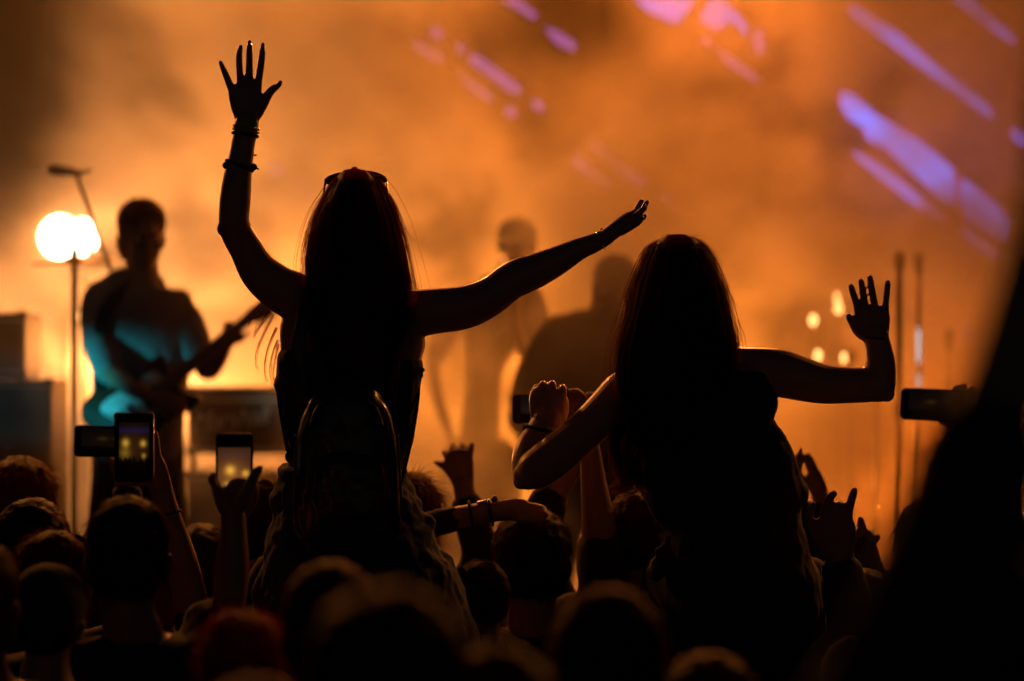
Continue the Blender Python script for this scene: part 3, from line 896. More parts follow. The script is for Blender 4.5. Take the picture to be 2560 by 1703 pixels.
mb.tube(pts, [(0.012, 0.004)] * 41, n=8, sub=1, round_ends=False, side=(0, 0, 1)); mb.build('belt', M_leather, w2)
sl = MB()                                                            # loose tied garment at the hip
L(sl, [(1690, 1345, 20), (1675, 1375, 24), (1655, 1410, 22), (1640, 1440, 14)], D2 - .03, n=14)
link('tied_sleeve', wrinkle(remesh(sl, 0.006, 2), 0.012, 22), M_cloth['brown'], w2)
rowsH2 = [(597, 1680, 1712, .02, .0), (600, 1662, 1730, .05, .0), (608, 1642, 1748, .082, .0), (626, 1625, 1763, .105, -.005), (667, 1601, 1789, .12, -.01), (728, 1579, 1809, .125, -.02), (800, 1562, 1824, .115, -.035),
          (861, 1547, 1836, .09, -.06), (917, 1543, 1838, .06, -.09), (985, 1550, 1810, .045, -.105), (1060, 1572, 1745, .035, -.115), (1130, 1600, 1700, .02, -.12)]
rowsH2 = [(r[0], r[1] + 7, r[2] - 7) + r[3:] if r[0] > 640 else r for r in rowsH2]
cap_, cv, th = long_hair(rowsH2, D2, n=2500, wave=0.007)
tail = px_curves([[(1560, 1060), (1540, 1110), (1552, 1160), (1575, 1200), (1560, 1222), (1532, 1226)], [(1585, 1080), (1570, 1130), (1585, 1180), (1600, 1205), (1585, 1226), (1560, 1230)],
                  [(1548, 1070), (1536, 1120), (1545, 1170), (1560, 1205), (1540, 1222)], [(1600, 1090), (1592, 1150), (1605, 1195), (1620, 1212), (1612, 1222)]], D2 - .06, copies=85, jit=8.0, k=16)
fz = px_curves([[(1640, 610), (1622, 618), (1606, 640), (1600, 655)], [(1765, 622), (1785, 640), (1800, 665), (1803, 680)], [(1815, 720), (1830, 750), (1840, 765)],
                [(1826, 790), (1845, 830), (1852, 868)], [(1580, 720), (1566, 735), (1560, 760)], [(1660, 598), (1672, 590), (1690, 593)], [(1712, 596), (1730, 590), (1745, 603)]], D2 - .03, copies=11, jit=6)
link('hair', mesh_np('hair', [cap_, strands(cv, th), strands(tail, 0.0008), strands(fz, 0.00045)]), M_hair['chestnut'], w2)

# ------------------------------------------------------------------ on the stage
# LED wall behind everything
M_panel = mat('LED wall face', (0.012, 0.012, 0.014), rough=0.6, var=0.1)
M_violet = glow('violet LED content', (0.10, 0.15, 0.78), LED_K)
M_fringe = glow('magenta clipping fringe', (0.75, 0.05, 0.5), LED_K * 0.26)  # colour fringe of the overexposed bars, painted as a dim glowing rim
M_pink = glow('faint pink LED content', (0.42, 0.14, 0.62), LED_K * 0.22)
DW = 12.55
led = thing('led_wall', 'wide black LED wall showing slanted violet bars behind the smoke', 'screen', (0, DW + 0.05, STAGE_Z))
pw, ph = 0.96, 0.96
for i in range(7):
    for j in range(4):
        mb = MB(); mb.box((-2.88 + i * pw, DW + 0.06, STAGE_Z + 0.25 + ph / 2 + j * ph), (pw - 0.006, 0.08, ph - 0.006), bevel=0.006)
        mb.build('panel', M_panel, led, smooth=False)
for q in (-2.4, -0.8, 0.8, 2.4):
    mb = MB(); mb.rod((q, DW + 0.2, STAGE_Z), (q, DW + 0.2, STAGE_Z + 4.2), 0.03); mb.box((q, DW + 0.16, STAGE_Z + 0.03), (0.4, 0.4, 0.06)); mb.build('support_post', M_darkmetal, led)
def lit(poly, m, y, grow=0.0):
    c = np.mean(np.array(poly, float), axis=0)
    q = np.array(poly, float)
    if grow:
        dv = q - c; q = q + dv / (np.linalg.norm(dv, axis=1)[:, None] + 1e-6) * grow
    v = [P(a, b, y) for a, b in q]
    bm = bmesh.new()
    fc = bm.faces.new([bm.verts.new(p) for p in v]); bmesh.ops.triangulate(bm, faces=[fc])
    me = bpy.data.meshes.new('segment_or_fringe'); bm.to_mesh(me); bm.free()
    return link('segment_or_fringe', me, m, led)
BARS = [[(2122, 15), (2142, 17), (2250, 85), (2340, 165), (2440, 240), (2484, 280), (2478, 294), (2440, 270), (2330, 190), (2215, 102), (2125, 40)],
        [(2100, 228), (2130, 235), (2200, 295), (2290, 345), (2385, 425), (2390, 515), (2360, 505), (2290, 440), (2240, 395), (2215, 368), (2165, 345), (2160, 320), (2120, 295), (2100, 262)],
        [(2130, 378), (2165, 395), (2250, 450), (2310, 500), (2365, 545), (2355, 552), (2290, 515), (2220, 460), (2148, 400)],
        [(2400, 450), (2420, 455), (2500, 520), (2535, 560), (2520, 605), (2450, 570), (2410, 545), (2398, 500)],
        [(2405, 566), (2430, 578), (2500, 638), (2490, 647), (2440, 617), (2405, 587)],
        [(2380, -4), (2430, -4), (2490, 52), (2542, 100), (2530, 107), (2460, 62)],
        [(2530, 322), (2560, 332), (2600, 358), (2600, 374), (2550, 357), (2528, 342)],
        [(1585, -4), (1742, -4), (1727, 12), (1702, 20), (1697, 56), (1678, 56), (1618, 26)],
        [(1778, -4), (1802, -4), (1840, 30), (1871, 70), (1862, 90), (1845, 62), (1815, 47), (1808, 66), (1790, 73), (1755, 56), (1750, 40), (1780, 25)]]
M_dimviolet = glow('dim violet LED content', (0.10, 0.13, 0.70), LED_K * 0.5)
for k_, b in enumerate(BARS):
    if k_ < 7: lit(b, M_fringe, DW + 0.012, 7)
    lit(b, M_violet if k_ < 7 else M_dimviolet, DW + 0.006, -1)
FAINT = [[(1078, 70), (1100, 70), (1110, 92), (1090, 98), (1074, 86)], [(1030, 105), (1050, 105), (1110, 140), (1104, 158), (1075, 150), (1035, 122)], [(1140, 110), (1158, 112), (1164, 130), (1146, 132)],
         [(1172, 135), (1200, 142), (1245, 175), (1302, 218), (1300, 236), (1270, 226), (1210, 182), (1172, 156)], [(1138, 175), (1160, 190), (1232, 240), (1222, 254), (1180, 226)],
         [(1262, 266), (1288, 272), (1292, 292), (1264, 288)], [(1330, 248), (1356, 256), (1360, 278), (1334, 272)], [(1248, -4), (1290, -4), (1345, 38), (1334, 48), (1290, 20)],
         [(1360, 68), (1392, 78), (1442, 110), (1432, 128), (1388, 106)], [(1430, 395), (1450, 393), (1532, 455), (1526, 472), (1500, 466), (1438, 416)],
         [(1473, 354), (1492, 358), (1560, 412), (1618, 455), (1606, 468), (1560, 442), (1498, 390)], [(1652, 482), (1674, 490), (1680, 506), (1658, 500)], [(1752, 94), (1772, 96), (1780, 112), (1762, 110)],
         [(1880, 82), (1906, 74), (1912, 130), (1890, 137)], [(1790, 120), (1830, 146), (1900, 200), (1890, 205), (1820, 160)],
         [(674, 410), (696, 408), (712, 434), (694, 446), (676, 432)], [(733, 450), (760, 458), (802, 490), (792, 507), (750, 478)], [(2405, 815), (2425, 815), (2445, 850), (2430, 858), (2410, 840)]]
for b in FAINT: lit(b, M_pink, DW + 0.006)

# lamps
M_hot = glow('burning lamp lens', (1.0, 0.80, 0.50), 26)
M_orange = glow('amber lamp lens', (1.0, 0.36, 0.06), 5)
def par_can(label, loc, aim, power, rgb, r=0.09, stand=None, lens=M_orange, spot=None, group='amber par cans along the back of the stage'):
    lens = M_hot if lens == 'hot' else lens
    loc = Vector(loc); dirn = (Vector(aim) - loc).normalized()
    base = Vector((loc.x, loc.y, stand if stand is not None else loc.z))
    root = thing('par_can', label, 'stage lamp', base, group)
    q = dirn.to_track_quat('Z', 'Y').to_matrix().to_4x4()
    M = Matrix.Translation(loc) @ q
    mb = MB(); mb.lathe([(r * 0.5, -0.24), (r * 0.85, -0.21), (r * 0.95, -0.02), (r * 1.12, -0.015), (r * 1.12, 0.0), (r * 1.02, 0.0), (r * 0.98, -0.03)], M); mb.build('housing', M_darkmetal, root)
    mb = MB(); mb.lathe([(0.002, -0.004), (r * 0.7, -0.010), (r * 0.96, -0.022)], M); mb.build('lens', lens, root)
    sx = (M.to_3x3() @ Vector((1, 0, 0))); bk = loc - dirn * 0.12
    mb = MB(); dn = Vector((0, 0, -1 if stand is not None else 1))
    mb.tube([bk + sx * (r + 0.02), bk + sx * (r + 0.025) + dn * (r + 0.06), bk - sx * (r + 0.025) + dn * (r + 0.06), bk - sx * (r + 0.02)], [(0.016, 0.004)] * 4, n=8, sub=1); mb.build('yoke', M_darkmetal, root)
    if stand is not None:
        mb = MB(); a = bk + dn * (r + 0.06); mb.rod(a, (a.x, a.y, stand), 0.015)
        for k in range(3):
            an = 2 * math.pi * k / 3; mb.rod((a.x, a.y, stand + 0.16), (a.x + 0.25 * math.cos(an), a.y + 0.25 * math.sin(an), stand + 0.012), 0.010)
        mb.build('stand', M_darkmetal, root)
    L_ = lamp('lamp', loc + dirn * 0.10, power, rgb, radius=r * 0.8, spot=spot, aim=Vector(aim), parent=root)
    return root
for a in LAMPS: par_can(**a)

# turquoise side light on the guitarist, outside the picture at the left
par_can('turquoise side lamp outside the picture at the left of the stage', (-3.3, 7.9, 1.75), P(248, 975, 9.3), CYAN, (0.02, 0.62, 0.75), r=0.07, stand=0.85, lens=glow('turquoise lens', (0.02, 0.6, 0.75), 3), spot=13, group='turquoise side light')

# ceiling truss above the picture with the back lights aimed at the crowd
if TRUSS:
    ty, tz = 8.9, 3.85
    tr_ = thing('truss', 'square lighting truss carrying the back lights above the front of the stage', 'truss', (0, ty, tz))
    for dy, dz in ((-.15, -.15), (.15, -.15), (-.15, .15), (.15, .15)):
        mb = MB(); mb.rod((-5, ty + dy, tz + dz), (5, ty + dy, tz + dz), 0.025); mb.build('chord', M_metal, tr_)
    mb = MB()
    for i in range(40):
        x0 = -5 + i * 0.25
        for a, b in (((-.15, -.15), (.15, -.15)), ((-.15, .15), (.15, .15)), ((-.15, -.15), (-.15, .15)), ((.15, -.15), (.15, .15))):
            mb.rod((x0, ty + a[0], tz + a[1]), (x0 + 0.25, ty + b[0], tz + b[1]), 0.008, n=6)
    mb.build('lacing', M_metal, tr_)
    for q in (-4.9, 4.9):
        mb = MB(); mb.rod((q, ty, 0), (q, ty, tz), 0.06); mb.box((q, ty, 0.03), (0.6, 0.6, 0.06)); mb.build('tower_leg', M_metal, tr_)
    for a in TRUSS: par_can(**a)

# small warm bulbs and hardware of the drum riser on the right
M_bulb = glow('warm bulb', (1.0, 0.48, 0.14), 6.0)
M_glint = glow('pale blue painted glint', (0.55, 0.85, 0.9), 0.9)
def bulb(label, px, py, d, r=0.020, m=M_bulb, base=STAGE_Z):
    c = P(px, py, d)
    root = thing('bulb_lamp', label, 'lamp', (c.x, c.y, base), 'bare bulbs on thin stands beside the drum riser')
    MB().ell(c, (r, r, r * 1.25), n=14, k=10).build('bulb', m, root)
    mb = MB(); mb.lathe([(r * 0.7, -r * 2.2), (r * 0.75, -r * 1.1)], Matrix.Translation(c)); mb.build('socket', M_darkmetal, root)
    mb = MB(); mb.rod((c.x, c.y, base), (c.x, c.y, c.z - r * 2), 0.005); mb.lathe([(0.09, 0), (0.09, 0.012), (0.01, 0.02)], Matrix.Translation((c.x, c.y, base))); mb.build('stand', M_darkmetal, root)
bulb('bare bulb farthest left of the row beside the open hand', 2033, 801, 11.6)
bulb('higher of the two bare bulbs close together', 2093, 745, 11.8, 0.017)
bulb('lower of the two bare bulbs close together', 2096, 771, 11.6)
bulb('bare bulb just above the brown-haired woman\'s raised forearm', 2045, 889, 11.6, 0.017)
bulb('bare bulb near the crook of the brown-haired woman\'s elbow', 2111, 895, 11.6, 0.016)
bulb('tall bare bulb on the stand behind the open hand', 2250, 648, 11.4, 0.021)
bulb('pinkish bulb low beside the guitarist\'s sleeve', 206, 790, 10.4, 0.017)
# upright chrome stands
def stand(label, px, ytop, d, r, m, hl=None):
    a = P(px, ytop, d)
    root = thing('microphone_stand', label, 'stand', (a.x, a.y, STAGE_Z))
    mb = MB(); mb.rod((a.x, a.y, STAGE_Z), a, r); mb.build('pole', m, root)
    mb = MB(); mb.lathe([(0.14, 0), (0.14, 0.02), (0.03, 0.035)], Matrix.Translation((a.x, a.y, STAGE_Z))); mb.build('base', M_darkmetal, root)
    mb = MB(); mb.lathe([(r * 1.8, -0.6), (r * 1.8, -0.53)], Matrix.Translation(a)); mb.build('clutch', M_darkmetal, root)
    mb = MB(); mb.lathe([(0.012, 0.0), (0.018, 0.03), (0.024, 0.05), (0.026, 0.075), (0.018, 0.098), (0.004, 0.104)], Matrix.Translation(a)); mb.build('microphone', M_darkmetal, root)
    return root
stand('dark microphone stand behind the open hand', 2248, 690, 10.2, 0.013, M_darkmetal)
st = stand('chrome stand with painted pale blue glints beside the raised phone', 2296, 690, 10.8, 0.013, M_metal)
for yy, hh in ((845, 26), (880, 30), (955, 20)):
    MB().ell(P(2296, yy, 10.78), (0.008, 0.008, hh * 10.8 / F), n=12, k=8).build('painted_glint', M_glint, st)  # glowing ellipsoids stand in for highlights on the chrome pole
stand('thin dark stand just left of the lower bulbs', 2128, 930, 11.3, 0.010, M_darkmetal)
stand('thin chrome stand right of the phone beside the raised elbow', 2372, 880, 11.2, 0.012, M_metal)
stand('short chrome stand between the raised hands and the microphone stand', 2190, 1010, 10.9, 0.011, M_metal)

# amplifiers: stack at the left edge, head and cabinet behind the guitarist
def cabinet(label, x0, y0, x1, y1, d, depth=0.34, grille=None, name='amplifier'):
    a, b = P(x0, y0, d), P(x1, y1, d)
    c = (a + b) / 2 + Vector((0, depth / 2, 0)); w, h = abs(b.x - a.x), abs(a.z - b.z)
    root = thing(name, label, 'amplifier', (c.x, c.y, min(a.z, b.z)))
    mb = MB(); mb.box(c, (w, depth, h), bevel=0.012); mb.build('case', M_vinyl, root, smooth=False)
    if grille:
        gx0, gy0, gx1, gy1 = grille
        p, q = P(gx0, gy0, d), P(gx1, gy1, d)
        mb = MB(); mb.box(((p.x + q.x) / 2, d - 0.004, (p.z + q.z) / 2), (abs(q.x - p.x), 0.02, abs(p.z - q.z)), bevel=0.004); mb.build('grille', M_grille, root, smooth=False)
        for z_ in (p.z, q.z):
            mb = MB(); mb.box(((p.x + q.x) / 2, d - 0.012, z_), (abs(q.x - p.x) + 0.012, 0.016, 0.010), bevel=0.003); mb.build('trim', M_cream, root, smooth=False)
    for q in (-1, 1):
        for t_ in (-1, 1):
            mb = MB(); mb.box((c.x + q * (w / 2 - 0.012), c.y - depth / 2 + 0.005, c.z + t_ * (h / 2 - 0.012)), (0.04, 0.03, 0.04), bevel=0.006); mb.build('corner', M_darkmetal, root, smooth=False)
    return root
cabinet('small dark amplifier head on top of the stack at the left edge', -120, 782, 62, 946, 9.6, grille=(-110, 800, 52, 930))
cabinet('dark speaker cabinet under the small amplifier head at the left edge', -130, 950, 128, 1180, 9.55, 0.36, grille=(-120, 965, 118, 1165))
cabinet('lowest dark speaker cabinet at the left edge, standing on the stage', -140, 1184, 126, 1180 + 445, 9.55, 0.38, grille=(-130, 1200, 116, 1600))
ah = cabinet('brown fronted amplifier head with cream script lettering behind the guitarist', 470, 968, 742, 1136, 10.1, 0.26, grille=(482, 1000, 730, 1122))
tc_ = bpy.data.curves.new('lettering', 'FONT'); tc_.body = 'Marshall'; tc_.size = 0.105; tc_.extrude = 0.004; tc_.shear = 0.35; tc_.align_x = 'CENTER'; tc_.align_y = 'CENTER'; tc_.space_character = 0.92
to = bpy.data.objects.new('tmp_text', tc_); col.objects.link(to)
dg = bpy.context.evaluated_depsgraph_get(); tm = bpy.data.meshes.new_from_object(to.evaluated_get(dg)); bpy.data.objects.remove(to)
tm.transform(Matrix.Translation(P(572, 1050, 10.078)) @ Matrix.Rotation(R(-5), 4, 'Y') @ Matrix.Rotation(R(90), 4, 'X'))
link('lettering', tm, M_cream, ah)
cabinet('speaker cabinet under the lettered amplifier head', 466, 1180, 746, 1180 + 430, 10.1, 0.36, grille=(478, 1196, 734, 1590))
mbk = MB()                                                           # small feet carry the head above its cabinet
for qx in (484, 728):
    for dy in (0.04, 0.22):
        a = P(qx, 1137, 10.1 + dy); b = P(qx, 1179, 10.1 + dy)
        mbk.rod((a.x, 10.1 + dy, P(0, 1137, 10.1).z), (a.x, 10.1 + dy, P(0, 1179, 10.1).z + 0.001), 0.012)
link('foot', mbk.mesh('foot'), M_darkmetal, ah)

# cymbal and boom microphone by the bright lamp
cs = P(186, 655, 9.7)
root = thing('cymbal_stand', 'cymbal on a stand in front of the white lamp', 'cymbal', (cs.x, cs.y, STAGE_Z))
mb = MB(); mb.lathe([(0.004, 0.03), (0.035, 0.022), (0.05, 0.010), (0.17, 0.0), (0.17, -0.003), (0.05, 0.006)], Matrix.Translation(cs) @ Matrix.Rotation(R(5), 4, 'X') @ Matrix.Rotation(R(-3), 4, 'Y'), 36); mb.build('cymbal', M_brass, root)
mb = MB(); mb.rod((cs.x, cs.y, STAGE_Z), cs + Vector((0, 0, 0.05)), 0.013); mb.lathe([(0.016, 0.03), (0.016, 0.06)], Matrix.Translation(cs)); mb.build('pole', M_darkmetal, root)
mb = MB()
for k in range(3):
    an = 2.1 * k + 0.4; mb.rod((cs.x, cs.y, STAGE_Z + 0.3), (cs.x + 0.26 * math.cos(an), cs.y + 0.26 * math.sin(an), STAGE_Z + 0.01), 0.010)
mb.build('tripod', M_darkmetal, root)
ms = P(292, 720, 9.5)
root = thing('boom_microphone', 'dark microphone on a slanted boom above the white lamp', 'microphone', (ms.x, ms.y, STAGE_Z))
mb = MB(); mb.rod(ms, P(192, 440, 9.5), 0.008); mb.build('boom', M_darkmetal, root)
mb = MB(); mb.rod((ms.x, ms.y, STAGE_Z), ms, 0.011); mb.lathe([(0.15, 0), (0.15, 0.02), (0.02, 0.035)], Matrix.Translation((ms.x, ms.y, STAGE_Z))); mb.build('pole', M_darkmetal, root)
mb = MB(); mb.tube([P(196, 436, 9.5), P(176, 430, 9.5), P(150, 428, 9.5), P(132, 425, 9.5)], [0.014, 0.018, 0.024, 0.022], n=14); mb.build('microphone_body', M_darkmetal, root)
mb = MB(); mb.tube([P(190, 434, 9.5), P(212, 430, 9.5), P(225, 428, 9.5)], [0.012, 0.010, 0.008], n=10); mb.build('clip', M_darkmetal, root)

# --- performers
def performer(label, d, hc, hf, rows, arms, shirt, skin=1, hcol='black', legs=None, extra=None, hs=1.0, beard=False, hair='short', trs='black'):
    root = thing('person', label, 'person', (P((rows[-1][1] + rows[-1][2]) / 2, 0, d).x, d, STAGE_Z))
    sk, sh, tr = MB(), MB(), MB()
    c = P(hc[0], hc[1], d + (hc[2] if len(hc) > 2 else 0)) - Vector((0, 0, 0.126 * hs))
    M = head(sk, c, hf, hs)
    base = P((rows[0][1] + rows[0][2]) / 2, rows[0][0], d)
    sk.tube([c + Vector((0, 0.02, -0.05)), (c + base) / 2 + Vector((0, 0.03, 0)), base - Vector((0, 0, 0.02))], [0.056, 0.058, 0.07])
    rows_tube(sk, rows, d); rows_tube(sh, rows, d, pad=0.012, round_ends=False)
    for pts, sl, hd in arms:
        L(sk, pts, d, n=14)
        L(sh, pts[:sl], d, n=14, pad=0.012)
        if hd: hand(sk, P(pts[-1][0], pts[-1][1], d + (pts[-1][3] if len(pts[-1]) > 3 else 0)), *hd[0], **hd[1])
    hip = P((rows[-1][1] + rows[-1][2]) / 2, rows[-1][0], d)
    for q in (-1, 1):
        k_ = Vector((hip.x + q * 0.13, d - 0.03, (hip.z + STAGE_Z) / 2)); a_ = Vector((hip.x + q * 0.16, d + 0.02, STAGE_Z + 0.09))
        h_ = hip + Vector((q * 0.085, 0, -0.02))
        sk.tube([h_, k_, a_], [0.075, 0.05, 0.036]); tr.tube([h_, k_, a_], [0.098, 0.072, 0.06])
        sk.tube([a_ + Vector((0, 0.04, -0.05)), a_ + Vector((0, -0.08, -0.055)), a_ + Vector((0, -0.17, -0.065))], [0.036, 0.038, 0.024], side=(1, 0, 0))
    tr.tube([hip + Vector((0, 0, 0.06)), hip - Vector((0, 0, 0.10))], [(0.18, 0.125), (0.185, 0.13)], sub=1, n=18)
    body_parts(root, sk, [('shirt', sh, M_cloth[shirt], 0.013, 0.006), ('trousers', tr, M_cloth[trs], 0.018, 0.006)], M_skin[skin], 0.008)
    if hair: link('hair', short_hair(c, M, hs, 1.0, 900, 0.016, hair), M_hair[hcol], root)
    eyes(c, hf, hs, root)
    if beard:
        mb = MB(); mb.ell(c + M @ Vector((0, 0.055, -0.088)), (0.05, 0.05, 0.045), M); mb.ell(c + M @ Vector((0, 0.075, -0.12)), (0.035, 0.03, 0.04), M)
        link('beard', remesh(mb, 0.008), M_hair[hcol], root)
    return root, c, M
DG = 9.4
gu, gc, gM = performer('guitarist in a grey shirt lit turquoise, standing at the left of the stage', DG, (357, 507), (0.35, -0.92, -0.12),
          [(682, 318, 388, .055), (712, 256, 432, .085), (745, 222, 468, .11), (800, 222, 478, .12), (870, 232, 472, .12), (960, 238, 462, .115), (1060, 240, 452, .11), (1150, 238, 455, .12)],
          [([(250, 742, 34), (240, 800, 33, -.04), (248, 870, 31, -.12), (268, 925, 28, -.18), (325, 968, 23, -.28), (378, 992, 18, -.31)], 4, (((1, -0.1, -0.25), (0, -1, 0.2)), dict(thumb=1, curl=(35, 35, 35, 35)))),
           ([(445, 770, 34), (480, 830, 32, -.03), (505, 890, 30, -.06), (520, 925, 28, -.10), (545, 895, 24, -.17), (562, 866, 18, -.2)], 3, (((0.45, -0.15, 0.9), (0.2, 0.95, 0)), dict(thumb=-1, curl=(75, 75, 75, 75), s=0.95)))],
          'grey', skin=1, hcol='brown', hs=1.06, hair='full')
# his guitar
M_body = mat('dark sunburst lacquer', (0.06, 0.025, 0.012), rough=0.45, coat=0.1, var=0.3, scale=6)
M_guard = mat('white pickguard', (0.75, 0.75, 0.72), rough=0.3, var=0.05)
M_wood = mat('maple neck', (0.35, 0.2, 0.09), rough=0.4, var=0.2)
dgt = DG - 0.24
gr = thing('electric_guitar', 'dark electric guitar with pale pickguard held by the guitarist', 'guitar', P(352, 1018, dgt))
u_ = (P(660, 766, dgt) - P(352, 1018, dgt)).normalized(); n_ = Vector((0, -1, 0)); v_ = u_.cross(n_)
o_ = P(352, 1018, dgt)
def G(x, y, t): return o_ + u_ * x + v_ * y + n_ * t
def outline(pts, sub=6):
    p = np.array(pts + pts[:1], float)
    q = np.concatenate([p[-3:-1], p, p[1:3]])
    return [tuple(a) for a in spline(q, sub)[2 * sub:-2 * sub - 1]]
bo = outline([(-0.20, 0.0), (-0.19, 0.11), (-0.10, 0.155), (0.0, 0.12), (0.06, 0.105), (0.14, 0.13), (0.20, 0.115), (0.17, 0.06), (0.15, 0.0), (0.17, -0.05), (0.19, -0.10), (0.13, -0.11), (0.05, -0.10), (-0.02, -0.125), (-0.11, -0.155), (-0.19, -0.12)])
mb = MB(); mb.prism(bo, -0.022, 0.022, G); mb.build('guitar_body', M_body, gr)
go_ = outline([(-0.10, -0.02), (-0.12, -0.09), (-0.05, -0.10), (0.02, -0.08), (0.09, -0.08), (0.14, -0.06), (0.13, 0.02), (0.12, 0.07), (0.04, 0.06), (-0.05, 0.05)])
mb = MB(); mb.prism(go_, 0.023, 0.027, G); mb.build('pickguard', M_guard, gr)
mb = MB(); mb.tube([G(0.10, 0, 0.03), G(0.35, 0, 0.03), G(0.54, 0, 0.028)], [(0.027, 0.011), (0.024, 0.010), (0.021, 0.009)], n=10, sub=2, side=n_); mb.build('neck', M_wood, gr)
mb = MB(); mb.prism(outline([(0.53, 0.02), (0.58, 0.045), (0.66, 0.04), (0.69, 0.01), (0.67, -0.015), (0.58, -0.025), (0.53, -0.02)], 4), 0.018, 0.034, G); hs_ = mb.build('headstock', M_wood, gr)
for k in range(6):
    mb = MB(); mb.ell(G(0.565 + k * 0.018, 0.055, 0.026), (0.006, 0.006, 0.009), n=8, k=6); link('tuning_peg', mb.mesh('tuning_peg'), M_metal, hs_)
for k in (-0.03, 0.03, 0.085):
    mb = MB(); mb.prism([(k - 0.009, -0.033), (k + 0.009, -0.033), (k + 0.009, 0.033), (k - 0.009, 0.033)], 0.027, 0.036, G); mb.build('pickup', M_plastic, gr)
mb = MB(); mb.prism([(-0.095, -0.035), (-0.075, -0.035), (-0.075, 0.035), (-0.095, 0.035)], 0.027, 0.040, G); mb.build('bridge', M_metal, gr)
for k in range(6):
    y0 = (k - 2.5) * 0.0095
    mb = MB(); mb.rod(G(-0.085, y0, 0.042), G(0.56, y0 * 0.75, 0.042), 0.0007, n=4); mb.build('string', M_metal, gr)
mb = MB(); mb.tube([G(-0.19, 0.02, 0.0), P(250, 900, DG - .16), P(262, 780, DG - .14), P(330, 712, DG - .09), P(390, 700, DG + .02), P(410, 760, DG + .13)], [(0.025, 0.003)] * 6, n=8); mb.build('strap', M_leather, gr)

DS = 11.0
si, sc_, sM = performer('singer in a cap seen dimly through the smoke behind the outstretched arm', DS, (1292, 545), (-0.35, -0.93, -0.05),
          [(690, 1235, 1300, .055), (720, 1185, 1345, .085), (770, 1165, 1355, .11), (840, 1160, 1300, .115), (920, 1168, 1252, .11), (1000, 1165, 1245, .11), (1080, 1160, 1245, .11), (1180, 1150, 1250, .12)],
          [([(1180, 748, 26), (1130, 810, 24, -.02), (1092, 880, 22, -.02), (1082, 930, 20, .0), (1095, 1000, 17, -.05), (1115, 1060, 14, -.08)], 3, (((0.3, -0.2, -1), (-1, 0, 0)), dict(thumb=1))),
           ([(1330, 750, 26), (1350, 830, 24, .0), (1330, 900, 22, -.12), (1300, 850, 18, -.22), (1285, 790, 14, -.26)], 3, (((0, -0.1, 1), (0, 1, 0)), dict(thumb=1, curl=(60, 60, 60, 60))))],
          'olive', skin=0, hcol='brown', hair='crop')
mb = MB(); mb.ell(sc_ + sM @ Vector((0, -0.012, 0.052)), (0.090, 0.108, 0.078), sM, n=28, k=14); cp = mb.build('cap', M_cloth['olive'], si)
mb = MB(); mb.ell(sc_ + sM @ Vector((0, 0.115, 0.04)), (0.07, 0.06, 0.007), sM, n=20, k=8); mb.build('cap_peak', M_cloth['olive'], si)
mb = MB()
for q in (-1, 1): mb.ell(sc_ + sM @ Vector((q * 0.034, 0.098, -0.004)), (0.029, 0.008, 0.022), sM)
mb.tube([sc_ + sM @ Vector((-0.08, 0.06, 0.0)), sc_ + sM @ Vector((-0.03, 0.104, 0.006)), sc_ + sM @ Vector((0.03, 0.104, 0.006)), sc_ + sM @ Vector((0.08, 0.06, 0.0))], [0.004] * 4, n=8); mb.build('dark_glasses', M_plastic, si)
hmp = P(1283, 760, DS - .27)
mr = thing('microphone', 'handheld microphone held up by the singer', 'microphone', hmp)
mb = MB(); mb.tube([hmp + Vector((0, 0, -.10)), hmp + Vector((0, 0, .05))], [0.011, 0.016], n=12, sub=1); mb.build('handle', M_darkmetal, mr)
mb = MB(); mb.ell(hmp + Vector((0, 0, .085)), (0.027, 0.027, 0.034)); mb.build('grille', M_metal, mr)

DB = 10.0
ba, bc, bM = performer('bearded musician in a dark shirt stooping behind the two women', DB, (1532, 640), (-0.75, -0.62, -0.25),
          [(785, 1465, 1560, .06), (815, 1405, 1605, .09), (850, 1352, 1640, .115), (910, 1318, 1655, .125), (990, 1295, 1655, .125), (1080, 1300, 1645, .12), (1180, 1320, 1640, .125)],
          [([(1375, 850, 36), (1335, 930, 34, -.04), (1305, 1010, 30, -.08), (1300, 1060, 28, -.14), (1370, 1090, 22, -.26), (1420, 1095, 17, -.3)], 3, (((1, 0, 0), (0, -1, 0.3)), dict(thumb=1))),
           ([(1625, 855, 36), (1655, 940, 34, -.03), (1665, 1020, 30, -.08), (1620, 1070, 22, -.22), (1570, 1085, 17, -.28)], 3, (((-1, 0, 0), (0, -1, 0.3)), dict(thumb=-1)))],
          'charcoal', skin=2, hcol='black', beard=True, hair='short')

